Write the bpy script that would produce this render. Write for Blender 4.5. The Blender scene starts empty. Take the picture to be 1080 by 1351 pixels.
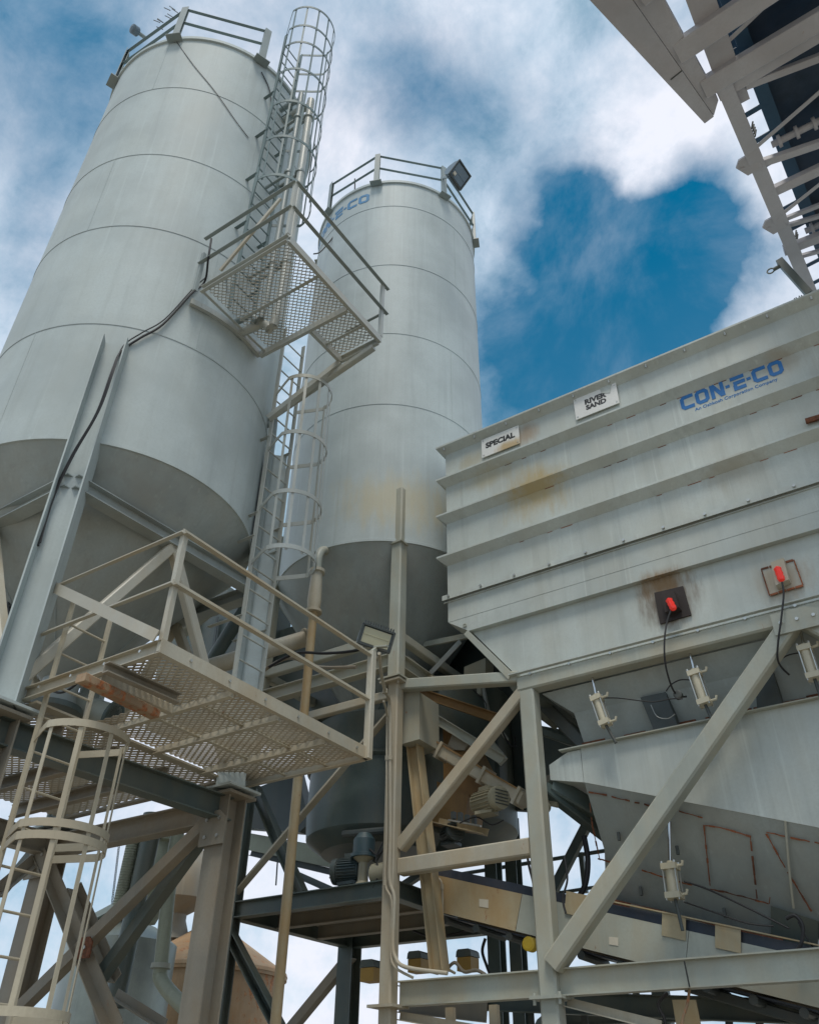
import bpy, math, random
from mathutils import Vector, Matrix
random.seed(7)
V = Vector
C = bpy.context.scene.collection
R = math.radians

# ------------------------------------------------------------------ camera
F_PX, PITCH, ROLL, HEAD = 1112.2, 0.6323, 0.01632, 0.59468
CAM = V((0, 0, 1.6))
_f = V((-math.sin(HEAD)*math.cos(PITCH), math.cos(HEAD)*math.cos(PITCH), math.sin(PITCH)))
_r0 = V((math.cos(HEAD), math.sin(HEAD), 0)); _u0 = _r0.cross(_f)
_r = _r0*math.cos(ROLL) + _u0*math.sin(ROLL); _u = -_r0*math.sin(ROLL) + _u0*math.cos(ROLL)
cam = bpy.data.cameras.new('camera'); camo = bpy.data.objects.new('camera', cam); C.objects.link(camo)
camo.matrix_world = Matrix(((_r.x, _u.x, -_f.x, CAM.x), (_r.y, _u.y, -_f.y, CAM.y), (_r.z, _u.z, -_f.z, CAM.z), (0, 0, 0, 1)))
cam.sensor_fit = 'VERTICAL'; cam.sensor_height = 24; cam.lens = F_PX/1351*24; cam.clip_end = 3000; cam.clip_start = .05
bpy.context.scene.camera = camo
vs = bpy.context.scene.view_settings
vs.view_transform = 'Standard'; vs.look = 'None'; vs.exposure = 0.5; vs.gamma = 1

# survey helpers: where the sight line of a measured image point meets a real plane
def ray(px, py):
    d = _r*(px-540) + _u*(675.5-py) + _f*F_PX
    return d.normalized()
def P(px, py, X=None, Y=None, Z=None):
    d = ray(px, py)
    if X is not None: t = (X-CAM.x)/d.x
    elif Y is not None: t = (Y-CAM.y)/d.y
    else: t = (Z-CAM.z)/d.z
    return CAM + d*t
def PC(px, py, c, rad):
    d = ray(px, py); a = d.x*d.x+d.y*d.y; b = -(d.x*c[0]+d.y*c[1]); cc = c[0]**2+c[1]**2-rad**2
    disc = max(b*b-a*cc, 0); t = (-b-math.sqrt(disc))/a
    return CAM + d*t

# ------------------------------------------------------------------ world
SUN_EL, SUN_AZ = 66, 150   # azimuth of the sun measured from +Y towards +X
w = bpy.data.worlds.new('World'); bpy.context.scene.world = w; w.use_nodes = True
nt = w.node_tree; N = nt.nodes; L = nt.links
bg = N['Background']; out = N['World Output']
def wn(t, **k):
    n = N.new(t)
    for a, b in k.items(): setattr(n, a, b)
    return n
def wm(op, a, b=None, c=None, clamp=False):
    n = wn('ShaderNodeMath', operation=op, use_clamp=clamp)
    for i, v in enumerate((a, b, c)):
        if v is None: continue
        if isinstance(v, (int, float)): n.inputs[i].default_value = v
        else: L.new(v, n.inputs[i])
    return n.outputs[0]
sky = wn('ShaderNodeTexSky', sky_type='NISHITA', sun_disc=False)
sky.sun_elevation = R(SUN_EL); sky.sun_rotation = R(SUN_AZ); sky.altitude = 0; sky.air_density = 1.0; sky.dust_density = .4; sky.ozone_density = 3.0
tc = wn('ShaderNodeTexCoord')
def wnoise(scale, detail, rough, dist, off):
    mp = wn('ShaderNodeMapping'); mp.inputs['Location'].default_value = off; L.new(tc.outputs['Generated'], mp.inputs['Vector'])
    n = wn('ShaderNodeTexNoise'); n.inputs['Scale'].default_value = scale; n.inputs['Detail'].default_value = detail
    n.inputs['Roughness'].default_value = rough; n.inputs['Distortion'].default_value = dist
    L.new(mp.outputs[0], n.inputs['Vector']); return n.outputs['Fac']
n1 = wnoise(2.6, 10, .62, .35, (3.1, 1.7, .4)); n2 = wnoise(8.0, 9, .66, .2, (7.3, .2, 5.1)); n4 = wnoise(4.2, 8, .62, .5, (1.3, 4.4, 8.1)); n3 = wnoise(1.4, 5, .55, .3, (.3, 9.1, 2.2))
# warped view direction so that the openings in the cloud have ragged edges
wv = wn('ShaderNodeTexNoise'); wv.inputs['Scale'].default_value = 4.2; wv.inputs['Detail'].default_value = 7; L.new(tc.outputs['Generated'], wv.inputs['Vector'])
sub = wn('ShaderNodeVectorMath', operation='SUBTRACT'); L.new(wv.outputs['Color'], sub.inputs[0]); sub.inputs[1].default_value = (.5, .5, .5)
scl = wn('ShaderNodeVectorMath', operation='SCALE'); L.new(sub.outputs[0], scl.inputs[0]); scl.inputs['Scale'].default_value = .22
addv = wn('ShaderNodeVectorMath', operation='ADD'); L.new(tc.outputs['Generated'], addv.inputs[0]); L.new(scl.outputs[0], addv.inputs[1])
def blob(dirv, rad, amp):
    ds = wn('ShaderNodeVectorMath', operation='DISTANCE'); L.new(addv.outputs[0], ds.inputs[0]); ds.inputs[1].default_value = dirv
    x = wm('DIVIDE', ds.outputs['Value'], rad); x = wm('SUBTRACT', 1.0, x, clamp=True)
    return wm('MULTIPLY', wm('SMOOTH_MIN', x, .75, .4), amp)
blobs = [((722, 232), .06, .9), ((705, 290), .08, 1.0), ((765, 325), .08, .9), ((900, 290), .07, .8), ((850, 385), .13, 1.1), ((700, 420), .12, .9), ((930, 345), .07, .6), ((800, 440), .15, .9),
         ((600, 160), .11, .5), ((650, 530), .12, .8), ((900, 470), .12, .5), ((20, 60), .18, .75), ((15, 330), .10, .5), ((530, 110), .09, .42), ((120, 170), .14, .2), ((330, 20), .12, .25), ((900, 30), .12, .35)]
open_ = None
for (px, py), rad, amp in blobs:
    b = blob(tuple(ray(px, py)), rad, amp)
    open_ = b if open_ is None else wm('ADD', open_, b)
cov = wm('ADD', wm('MULTIPLY', n1, 1.05), wm('MULTIPLY', n2, .62))
cov = wm('SUBTRACT', wm('SUBTRACT', cov, .06), wm('MULTIPLY', open_, 1.15))
mr = wn('ShaderNodeMapRange'); L.new(cov, mr.inputs['Value'])
mr.inputs['From Min'].default_value = -.12; mr.inputs['From Max'].default_value = .80
# cloud brightness: thicker parts are greyer, thin edges brighter
bright = None
for (px, py), rad, amp in (((440, 60), .16, .16), ((400, 250), .16, .16), ((760, 225), .13, .12), ((880, 200), .13, .10), ((1010, 350), .12, .14), ((30, 560), .16, .12), ((640, 60), .1, .08), ((250, 20), .12, .06)):
    b = blob(tuple(ray(px, py)), rad, amp); bright = b if bright is None else wm('ADD', bright, b)
cr = wn('ShaderNodeValToRGB'); L.new(wm('ADD', bright, wm('ADD', wm('MULTIPLY', n3, .6), wm('MULTIPLY', n2, .4))), cr.inputs['Fac'])
e = cr.color_ramp.elements; e[0].position = .36; e[0].color = (1.4, 2.7, 3.6, 1); e[1].position = .62; e[1].color = (6.3, 6.5, 7.2, 1)
m = cr.color_ramp.elements.new(.48); m.color = (4.1, 5.0, 6.0, 1)
tint = wn('ShaderNodeMix', data_type='RGBA', blend_type='MULTIPLY'); tint.inputs[0].default_value = 1
L.new(sky.outputs['Color'], tint.inputs[6]); tint.inputs[7].default_value = (.015, .74, .80, 1)
mx = wn('ShaderNodeMix', data_type='RGBA'); wisp = wn('ShaderNodeMapRange'); wisp.interpolation_type = 'SMOOTHSTEP'; L.new(n4, wisp.inputs['Value']); wisp.inputs['From Min'].default_value = .42; wisp.inputs['From Max'].default_value = .78; wisp.inputs['To Max'].default_value = .28
hz = wn('ShaderNodeSeparateXYZ'); L.new(tc.outputs['Generated'], hz.inputs[0]); low = wm('MULTIPLY', wm('SUBTRACT', .78, hz.outputs['Z'], clamp=True), .55)
L.new(wm('MAXIMUM', mr.outputs[0], wm('ADD', wisp.outputs[0], low, clamp=True)), mx.inputs[0]); L.new(tint.outputs[2], mx.inputs[6]); L.new(cr.outputs['Color'], mx.inputs[7])
L.new(mx.outputs[2], bg.inputs['Color']); bg.inputs['Strength'].default_value = .10

sl = bpy.data.lights.new('sun', 'SUN'); sl.energy = 1.5; sl.angle = R(16); sl.color = (1, .93, .82)
so = bpy.data.objects.new('sun', sl); C.objects.link(so)
sd = V((math.sin(R(SUN_AZ))*math.cos(R(SUN_EL)), math.cos(R(SUN_AZ))*math.cos(R(SUN_EL)), math.sin(R(SUN_EL))))
so.rotation_euler = sd.to_track_quat('Z', 'Y').to_euler(); so.location = (0, 0, 40)

# ------------------------------------------------------------------ materials
def mat(name, col, rough=.5, metal=0., var=.12, dust=None, dust_amt=0., streak=0., rust=0., spec=.5, bump=.15, stains=(), dent=0, rustcol=(.16, .055, .02)):
    m = bpy.data.materials.new(name); m.use_nodes = True
    n = m.node_tree.nodes; l = m.node_tree.links; b = n['Principled BSDF']
    def new(t, **k):
        x = n.new(t)
        for a, c in k.items(): setattr(x, a, c)
        return x
    def math_(op, a, c, clamp=False):
        x = new('ShaderNodeMath', operation=op, use_clamp=clamp)
        for i, v in enumerate((a, c)):
            if isinstance(v, (int, float)): x.inputs[i].default_value = v
            else: l.new(v, x.inputs[i])
        return x.outputs[0]
    geo = new('ShaderNodeNewGeometry')
    def noise(sc, det=6, rgh=.6, dist=0):
        mp = new('ShaderNodeMapping'); mp.inputs['Scale'].default_value = sc; l.new(geo.outputs['Position'], mp.inputs['Vector'])
        x = new('ShaderNodeTexNoise'); x.inputs['Scale'].default_value = 1; x.inputs['Detail'].default_value = det
        x.inputs['Roughness'].default_value = rgh; x.inputs['Distortion'].default_value = dist
        l.new(mp.outputs[0], x.inputs['Vector']); return x.outputs['Fac']
    def ramp(v, a, c):
        x = new('ShaderNodeMapRange'); x.interpolation_type = 'SMOOTHSTEP'; l.new(v, x.inputs['Value'])
        x.inputs['From Min'].default_value = a; x.inputs['From Max'].default_value = c; return x.outputs[0]
    def mix(f, a, c, mode='MIX'):
        x = new('ShaderNodeMix', data_type='RGBA', blend_type=mode)
        if isinstance(f, float): x.inputs[0].default_value = f
        else: l.new(f, x.inputs[0])
        for i, v in ((6, a), (7, c)):
            if isinstance(v, tuple): x.inputs[i].default_value = (*v[:3], 1)
            else: l.new(v, x.inputs[i])
        return x.outputs[2]
    big = noise((.9, .9, .9), 4)
    fine = noise((38, 38, 38), 5)
    lo = tuple(c*(1-var*1.6) for c in col); hi = tuple(min(1, c*(1+var)) for c in col)
    c = mix(ramp(big, .3, .7), lo, hi)
    c = mix(math_('MULTIPLY', ramp(fine, .35, .75), .35), c, tuple(x*.8 for x in col))
    if streak:
        s = noise((7, 7, .28), 5, .65); c = mix(math_('MULTIPLY', ramp(s, .48, .78), streak), c, tuple(x*.62 for x in col))
        s2 = noise((16, 16, .35), 4, .6); c = mix(math_('MULTIPLY', ramp(s2, .58, .74), streak*.8), c, tuple(min(1, x*1.35) for x in col))
    if dust:
        dn = noise((1.6, 1.6, .8), 6, .65); c = mix(math_('MULTIPLY', ramp(dn, .38, .68), dust_amt), c, dust)
    for (sp, sr, scol, samt) in stains:
        sn = noise((5, 5, 1.2), 5, .7)
        mp = new('ShaderNodeVectorMath', operation='SUBTRACT'); l.new(geo.outputs['Position'], mp.inputs[0]); mp.inputs[1].default_value = sp
        dv = new('ShaderNodeVectorMath', operation='DIVIDE'); l.new(mp.outputs[0], dv.inputs[0]); dv.inputs[1].default_value = sr
        ln = new('ShaderNodeVectorMath', operation='LENGTH'); l.new(dv.outputs[0], ln.inputs[0])
        f = math_('ADD', math_('SUBTRACT', 1.0, ln.outputs['Value']), math_('MULTIPLY', math_('SUBTRACT', sn, .5), 1.6))
        f = math_('MULTIPLY', ramp(f, .0, .9), samt)
        c = mix(f, c, scol)
    rg = rough
    if rust:
        rn = noise((9, 9, 5), 9, .72, .4); rn2 = noise((1.3, 1.3, 1.3), 3)
        f = ramp(math_('ADD', rn, math_('MULTIPLY', rn2, .45)), .98-rust*.45, 1.06-rust*.4)
        rc = mix(ramp(noise((30, 30, 30), 6), .35, .65), rustcol, tuple(x*2.1 for x in rustcol))
        c = mix(f, c, rc)
    l.new(c, b.inputs['Base Color'])
    rr = math_('ADD', math_('MULTIPLY', big, .16), rough-.08, True); l.new(rr, b.inputs['Roughness'])
    b.inputs['Metallic'].default_value = metal; b.inputs['Specular IOR Level'].default_value = spec
    if dent:
        dn_ = new('ShaderNodeBump'); dn_.inputs['Strength'].default_value = 1; dn_.inputs['Distance'].default_value = dent; l.new(noise((1.3, 1.3, .7), 3, .45), dn_.inputs['Height'])
    if bump:
        bn = new('ShaderNodeBump'); bn.inputs['Strength'].default_value = bump; bn.inputs['Distance'].default_value = .004
        l.new(math_('ADD', noise((6, 6, 6), 4), math_('MULTIPLY', fine, .25)), bn.inputs['Height']); l.new(bn.outputs[0], b.inputs['Normal'])
        if dent: l.new(dn_.outputs[0], bn.inputs['Normal'])
    return m
TAN = (.33, .25, .145)
M = {}
M['silo'] = mat('silo_paint', (.455, .515, .515), .62, spec=.22, streak=.30, dent=.012, var=.08, dust=(.40, .37, .27), dust_amt=.10)
M['silo2'] = mat('silo_paint_stained', (.435, .49, .49), .55, spec=.28, streak=.30, dent=.010, var=.08,
                 stains=[((-6.2, 8.8, 9.75), (1.5, 1.5, .75), (.50, .42, .24), .55)])
M['cone'] = mat('cone_paint_shaded', (.34, .385, .38), .5, streak=.35, var=.12, dust=TAN, dust_amt=.2)  # darker than the shell paint: dirt, plus shade beneath put into the colour
M['bin'] = mat('bin_paint', (.48, .525, .50), .5, streak=.48, dent=.016, var=.09, dust=(.42, .40, .32), dust_amt=.3,
               stains=[((-3.85, 8.9, 9.0), (.75, .8, .6), (.42, .31, .12), .8), ((-1.2, 8.9, 8.2), (.5, .6, .3), (.34, .3, .22), .5), ((-.3, 8.9, 9.6), (.4, .6, .25), (.32, .26, .18), .5), ((-4.6, 8.9, 9.55), (.7, .6, .25), (.42, .34, .17), .5),
                       ((-3.9, 8.9, 10.1), (.22, .6, .3), (.32, .19, .09), .6), ((-4.9, 8.9, 10.0), (.3, .6, .25), (.38, .31, .17), .5),
                       ((-2.33, 8.98, 6.72), (.48, .8, .48), (.10, .05, .018), 1.0), ((-2.38, 8.98, 6.98), (.42, .8, .26), (.24, .14, .05), .9), ((-1.02, 8.98, 6.62), (.42, .8, .38), (.34, .24, .14), .6), ((.3, 8.9, 9.1), (.35, .6, .5), (.30, .19, .09), .5)])
M['frame'] = mat('frame_paint', (.385, .41, .36), .48, streak=.25, var=.1, dust=(.40, .33, .21), dust_amt=.5, rust=.12)
M['dusty'] = mat('dusty_paint', (.44, .415, .335), .55, streak=.3, var=.12, dust=(.385, .295, .175), dust_amt=.55, rust=.15)
M['tan'] = mat('tan_paint', (.42, .36, .235), .6, streak=.25, var=.12, dust=(.38, .25, .11), dust_amt=.8, rust=.22)
M['brown'] = mat('brown_dirty_steel', (.27, .25, .205), .6, streak=.4, var=.15, dust=(.30, .22, .13), dust_amt=.5, rust=.15)
M['rail'] = mat('rail_paint', (.25, .30, .30), .45, var=.1, dust=TAN, dust_amt=.15)
M['railteal'] = mat('rail_teal_paint', (.17, .225, .23), .6, spec=.25, var=.1)
M['pale'] = mat('pale_rail_paint', (.47, .455, .385), .5, var=.1, dust=(.40, .31, .18), dust_amt=.45, rust=.12)
M['ladder'] = mat('ladder_paint', (.40, .43, .41), .42, var=.08, dust=(.42, .36, .24), dust_amt=.35)
M['tanladder'] = mat('tan_ladder_paint', (.47, .425, .32), .5, var=.1, dust=(.38, .30, .19), dust_amt=.4, rust=.1)
M['mesh'] = mat('expanded_steel', (.40, .41, .38), .45, metal=.3, var=.1, dust=TAN, dust_amt=.4)
M['meshtan'] = mat('dusty_expanded_steel', (.43, .395, .32), .6, var=.15, dust=(.33, .25, .15), dust_amt=.5, rust=.15)
M['dark'] = mat('dark_steel', (.055, .07, .07), .5, var=.2, dust=(.12, .10, .07), dust_amt=.4)
M['ochre'] = mat('ochre_stained_steel', (.30, .175, .06), .6, var=.2, streak=.5, dust=(.20, .12, .06), dust_amt=.7, rust=.3)
M['deep'] = mat('shade_darkened_green', (.035, .055, .055), .45, var=.25, dust=(.10, .09, .06), dust_amt=.4)  # darkened green: deep shade among the machinery is put into its colour
M['scorch'] = mat('scorched_plate', (.028, .02, .018), .75, var=.4, rust=.35, bump=.5)
M['beltblue'] = mat('blue_black_belt', (.014, .04, .085), .45, var=.4, streak=.3, dust=(.06, .08, .12), dust_amt=.5)
M['green'] = mat('dark_green_paint', (.075, .105, .10), .45, var=.15, dust=(.2, .17, .11), dust_amt=.35)
M['rubber'] = mat('black_rubber', (.018, .018, .02), .55, var=.2)
M['belt'] = mat('conveyor_belt_rubber', (.022, .035, .06), .5, var=.4, dust=(.08, .08, .09), dust_amt=.6)
M['convpaint'] = mat('gantry_paint', (.50, .50, .54), .5, var=.1, streak=.15, dust=(.46, .39, .38), dust_amt=.25, rust=.05)
M['convblue'] = mat('gantry_blue_paint', (.04, .10, .17), .45, var=.15)
M['galv'] = mat('galvanised_steel', (.42, .44, .43), .38, metal=.75, var=.15, bump=.05)
M['chrome'] = mat('bright_metal', (.6, .6, .6), .2, metal=1, var=.05, bump=0)
M['zinc'] = mat('bolt_metal', (.55, .55, .52), .35, metal=.8, var=.1, bump=0)
M['rustp'] = mat('rusty_plate', (.10, .05, .03), .8, var=.4, rust=.9, bump=.5, rustcol=(.10, .035, .015))
M['rustline'] = mat('rust_weld', (.24, .085, .04), .85, var=.5, bump=.5, rust=.5)
M['timber'] = mat('rusty_bar', (.34, .24, .15), .8, var=.2, rust=.60, bump=.5, rustcol=(.20, .07, .025))
M['rusttank'] = mat('rust_stained_tank', (.42, .29, .17), .7, var=.2, streak=.6, rust=.45, dust=(.36, .19, .08), dust_amt=.6, rustcol=(.25, .1, .035))
M['greytank'] = mat('green_grey_galvanised', (.33, .36, .32), .42, metal=.35, var=.2, streak=.4, dust=(.22, .25, .27), dust_amt=.5)
M['olive'] = mat('olive_paint', (.30, .32, .24), .5, var=.12, streak=.3)
M['white'] = mat('white_sign', (.74, .74, .71), .4, var=.05, stains=[((-4.2, 8.86, 9.98), (.35, .3, .13), (.45, .3, .1), .8)])
M['blue'] = mat('logo_blue', (.006, .15, .44), .4, var=.05, bump=0)
M['blue2'] = mat('faded_logo_blue', (.06, .22, .42), .4, var=.15, bump=0)
M['black'] = mat('black_ink', (.02, .02, .02), .5, var=.1, bump=0)
M['yellow'] = mat('safety_yellow', (.62, .42, .03), .5, var=.1)
M['amber'] = mat('amber_housing', (.42, .25, .05), .5, var=.15)
M['cyl'] = mat('air_cylinder_cream', (.52, .48, .36), .4, var=.08)
M['lamp_house'] = mat('lamp_housing', (.12, .17, .21), .35, var=.1)
M['motorblue'] = mat('motor_blue', (.035, .07, .085), .45, var=.2, dust=(.12, .11, .08), dust_amt=.5)
M['motortan'] = mat('dusty_motor', (.30, .28, .20), .5, var=.15)
M['redlens'] = mat('red_lens', (.75, .03, .02), .15, var=.1, bump=0)
M['lens'] = mat('lamp_lens', (.50, .48, .33), .15, var=.1, bump=0)
M['ground'] = mat('dusty_concrete_ground', (.31, .275, .22), .85, var=.2, dust=(.28, .23, .17), dust_amt=.6)
M['paper'] = mat('label_paper', (.62, .58, .48), .5, var=.05, bump=0)
# red lamps glow
rl = M['redlens'].node_tree.nodes['Principled BSDF']; rl.inputs['Emission Color'].default_value = (1, .05, .02, 1); rl.inputs['Emission Strength'].default_value = .12

# ------------------------------------------------------------------ mesh builder
class MB:
    def __init__(s): s.v = []; s.f = []; s.sm = []; s.pc = []; s.lock = 0
    def mark(s):
        if not s.lock: s.pc.append((len(s.v), len(s.f)))
    def add(s, vs, fs, smooth=False):
        s.mark(); o = len(s.v); s.v += [V(p) for p in vs]; s.f += [tuple(i+o for i in f) for f in fs]; s.sm += [smooth]*len(fs)
    def box(s, c, d, rot=None):
        c = V(c); h = [x/2 for x in d]
        vs = [V((x*h[0], y*h[1], z*h[2])) for x in (-1, 1) for y in (-1, 1) for z in (-1, 1)]
        if rot is not None: vs = [rot @ p for p in vs]
        s.add([c+p for p in vs], [(0, 1, 3, 2), (4, 6, 7, 5), (0, 4, 5, 1), (2, 3, 7, 6), (0, 2, 6, 4), (1, 5, 7, 3)])
    def prism(s, pts, d):
        pts = [V(p) for p in pts]; n = len(pts); d = V(d)
        s.add(pts+[p+d for p in pts], [tuple(range(n))[::-1], tuple(range(n, 2*n))]+[(i, (i+1) % n, (i+1) % n+n, i+n) for i in range(n)])
    def bar(s, p0, p1, w, h=None, prof='box', up=None, t=.012):
        h = w if h is None else h
        p0, p1 = V(p0), V(p1); d = (p1-p0).normalized()
        up = V(up) if up is not None else (V((0, 0, 1)) if abs(d.z) < .95 else V((0, 1, 0)))
        side = d.cross(up).normalized(); u = side.cross(d)
        a, b = w/2, h/2
        if prof == 'box':
            c = min(a, b)*.22; q = [(-a+c, -b), (a-c, -b), (a, -b+c), (a, b-c), (a-c, b), (-a+c, b), (-a, b-c), (-a, -b+c)]
        elif prof == 'flat': q = [(-a, -b), (a, -b), (a, b), (-a, b)]
        elif prof == 'I':
            k = t*.35+.003; q = [(-a, -b), (a, -b), (a, -b+t), (k, -b+t), (k, b-t), (a, b-t), (a, b), (-a, b), (-a, b-t), (-k, b-t), (-k, -b+t), (-a, -b+t)]
        elif prof == 'C': q = [(-a, -b), (a, -b), (a, -b+t), (-a+t, -b+t), (-a+t, b-t), (a, b-t), (a, b), (-a, b)]
        elif prof == 'L': q = [(-a, -b), (a, -b), (a, -b+t), (-a+t, -b+t), (-a+t, b), (-a, b)]
        else:
            k = 12; q = [(a*math.cos(i*2*math.pi/k), b*math.sin(i*2*math.pi/k)) for i in range(k)]
        n = len(q)
        vs = [p0+side*x+u*y for x, y in q]+[p1+side*x+u*y for x, y in q]
        o = len(s.v)
        s.add(vs, [tuple(range(n)), tuple(range(2*n-1, n-1, -1))]); s.f += [(o+i, o+n+i, o+n+(i+1) % n, o+(i+1) % n) for i in range(n)]; s.sm += [prof == 'round']*n
    def tube(s, path, r, seg=10, closed=False):
        path = [V(p) for p in path]; n = len(path); rings = []
        ref = None
        for i, p in enumerate(path):
            a = path[(i-1) % n] if (closed or i > 0) else p; b = path[(i+1) % n] if (closed or i < n-1) else p
            d = (b-a).normalized()
            if ref is None: ref = V((0, 0, 1)) if abs(d.z) < .9 else V((1, 0, 0))
            x = (ref-d*ref.dot(d)).normalized(); ref = x; y = d.cross(x)
            rings.append([p+x*r*math.cos(k*2*math.pi/seg)+y*r*math.sin(k*2*math.pi/seg) for k in range(seg)])
        vs = [q for g in rings for q in g]; fs = []
        for i in range(n if closed else n-1):
            j = (i+1) % n
            fs += [(i*seg+k, i*seg+(k+1) % seg, j*seg+(k+1) % seg, j*seg+k) for k in range(seg)]
        s.add(vs, fs, True); s.lock = 1
        if not closed: s.add(rings[0], [tuple(range(seg))[::-1]]); s.add(rings[-1], [tuple(range(seg))])
        s.lock = 0
    def lathe(s, c, prof, seg=64, rot=None, cap=True):
        c = V(c); vs = []; fs = []
        for r_, z in prof:
            for k in range(seg):
                p = V((r_*math.cos(k*2*math.pi/seg), r_*math.sin(k*2*math.pi/seg), z)); vs.append(c+(rot @ p if rot is not None else p))
        for i in range(len(prof)-1):
            fs += [(i*seg+k, i*seg+(k+1) % seg, (i+1)*seg+(k+1) % seg, (i+1)*seg+k) for k in range(seg)]
        s.add(vs, fs, True); s.lock = 1
        if cap:
            s.add(vs[:seg], [tuple(range(seg))[::-1]]); s.add(vs[-seg:], [tuple(range(seg))])
        s.lock = 0
    def build(s, name, m, parent=None, **props):
        me = bpy.data.meshes.new(name)
        if parent is not None: o0 = V(parent.get('_w', (0, 0, 0)))
        else:
            n = len(s.v); o0 = V((sum(p.x for p in s.v)/n, sum(p.y for p in s.v)/n, min(p.z for p in s.v)))
        me.from_pydata([p-o0 for p in s.v], [], s.f); me.update()
        me.polygons.foreach_set('use_smooth', [True]*len(me.polygons))
        me.set_sharp_from_angle(angle=R(32))
        me.materials.append(m if not isinstance(m, str) else M[m])
        o = bpy.data.objects.new(name, me); C.objects.link(o)
        if parent is not None: o.parent = parent; o.location = o0-V(parent.get('_w', (0, 0, 0)))
        else: o.location = o0
        if parent is not None: o['_w'] = tuple(o0)
        for k, v in props.items(): o[k] = v
        return o
def one(name, m, label, cat, group=None, **k):
    """wrapper for a thing that is a single mesh"""
    def fin(mb):
        o = mb.build(name, m); o['label'] = label; o['category'] = cat
        if group: o['group'] = group
        return o
    return fin
def thing(name, label, cat, loc, group=None):
    o = bpy.data.objects.new(name, None); C.objects.link(o); o.location = loc; o['_w'] = tuple(loc); o['label'] = label; o['category'] = cat
    o.empty_display_size = .3
    if group: o['group'] = group
    return o
def part(name, m, parent, fn, **props):
    b = MB(); fn(b); return b.build(name, m, parent, **props)
def parts(name, m, parent, fn, **props):
    """every separate primitive drawn by fn becomes a part of its own"""
    b = MB(); fn(b); pc = b.pc+[(len(b.v), len(b.f))]; o = None
    for (v0, f0), (v1, f1) in zip(pc[:-1], pc[1:]):
        c = MB(); c.v = b.v[v0:v1]; c.f = [tuple(i-v0 for i in f) for f in b.f[f0:f1]]; c.sm = b.sm[f0:f1]; o = c.build(name, m, parent, **props)
    return o
def barpart(name, m, parent, p0, p1, w, h=None, prof='box', up=None, t=.012, **props):
    b = MB(); b.bar(p0, p1, w, h, prof, up, t); return b.build(name, m, parent, **props)

def bolted(parent, c, w_, h_, nx=2, nz=2, ny=-1, m='frame', rot=0):
    c = V(c); r_ = Matrix.Rotation(rot, 3, 'Y')
    g_ = part('gusset_plate', m, parent, lambda b: b.prism([c+r_ @ V((-w_/2, 0, -h_/2)), c+r_ @ V((w_/2, 0, -h_/2)), c+r_ @ V((w_/2, 0, h_*.25)), c+r_ @ V((w_*.2, 0, h_/2)), c+r_ @ V((-w_/2, 0, h_/2))], (0, .014, 0)))
    for i in range(nx):
        for j in range(nz):
            o = c+r_ @ V(((i+.5)/nx*w_-w_/2, 0, (j+.5)/nz*h_-h_/2)); part('bolt', 'zinc', parent, lambda b: b.lathe(o, [(.020, 0), (.020, .016)], 6, Matrix.Rotation(R(90), 3, 'X')))
def smooth_path(pts, n=6):
    pts = [V(p) for p in pts]; o = []
    for i in range(len(pts)-1):
        a = pts[max(i-1, 0)]; b = pts[i]; c = pts[i+1]; d = pts[min(i+2, len(pts)-1)]
        for k in range(n):
            t = k/n
            o.append(.5*((2*b)+(c-a)*t+(2*a-5*b+4*c-d)*t*t+(3*b-a-3*c+d)*t**3))
    o.append(pts[-1]); return o

# ------------------------------------------------------------------ ground
g = MB(); g.box((0, 0, -.15), (1600, 1600, .3)); go = g.build('ground', 'ground'); go['kind'] = 'structure'

# ------------------------------------------------------------------ lettering
def stroke(b, pts, wd, fn, th=.004, sub=1):
    """stroke a 2D polyline with mitred joints; fn(u, v, d) maps to the wall"""
    P2 = [V((p[0], p[1])) for p in pts]; n = len(P2); lft = []; rgt = []
    for i in range(n):
        d0 = (P2[i]-P2[i-1]).normalized() if i > 0 else None; d1 = (P2[i+1]-P2[i]).normalized() if i < n-1 else None
        if d0 is None: d0 = d1
        if d1 is None: d1 = d0
        t = (d0+d1).normalized(); nn = V((-t.y, t.x)); k = wd/2/max(.4, nn.dot(V((-d0.y, d0.x))))
        lft.append(P2[i]+nn*k); rgt.append(P2[i]-nn*k)
    for i in range(n-1):
        for s_ in range(sub):
            a, c = s_/sub, (s_+1)/sub
            q = [lft[i].lerp(lft[i+1], a), rgt[i].lerp(rgt[i+1], a), rgt[i].lerp(rgt[i+1], c), lft[i].lerp(lft[i+1], c)]
            vs = [fn(p.x, p.y, 0) for p in q]+[fn(p.x, p.y, th) for p in q]
            b.add(vs, [(0, 1, 2, 3), (7, 6, 5, 4), (0, 4, 5, 1), (1, 5, 6, 2), (2, 6, 7, 3), (3, 7, 4, 0)])
K = .235
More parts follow.
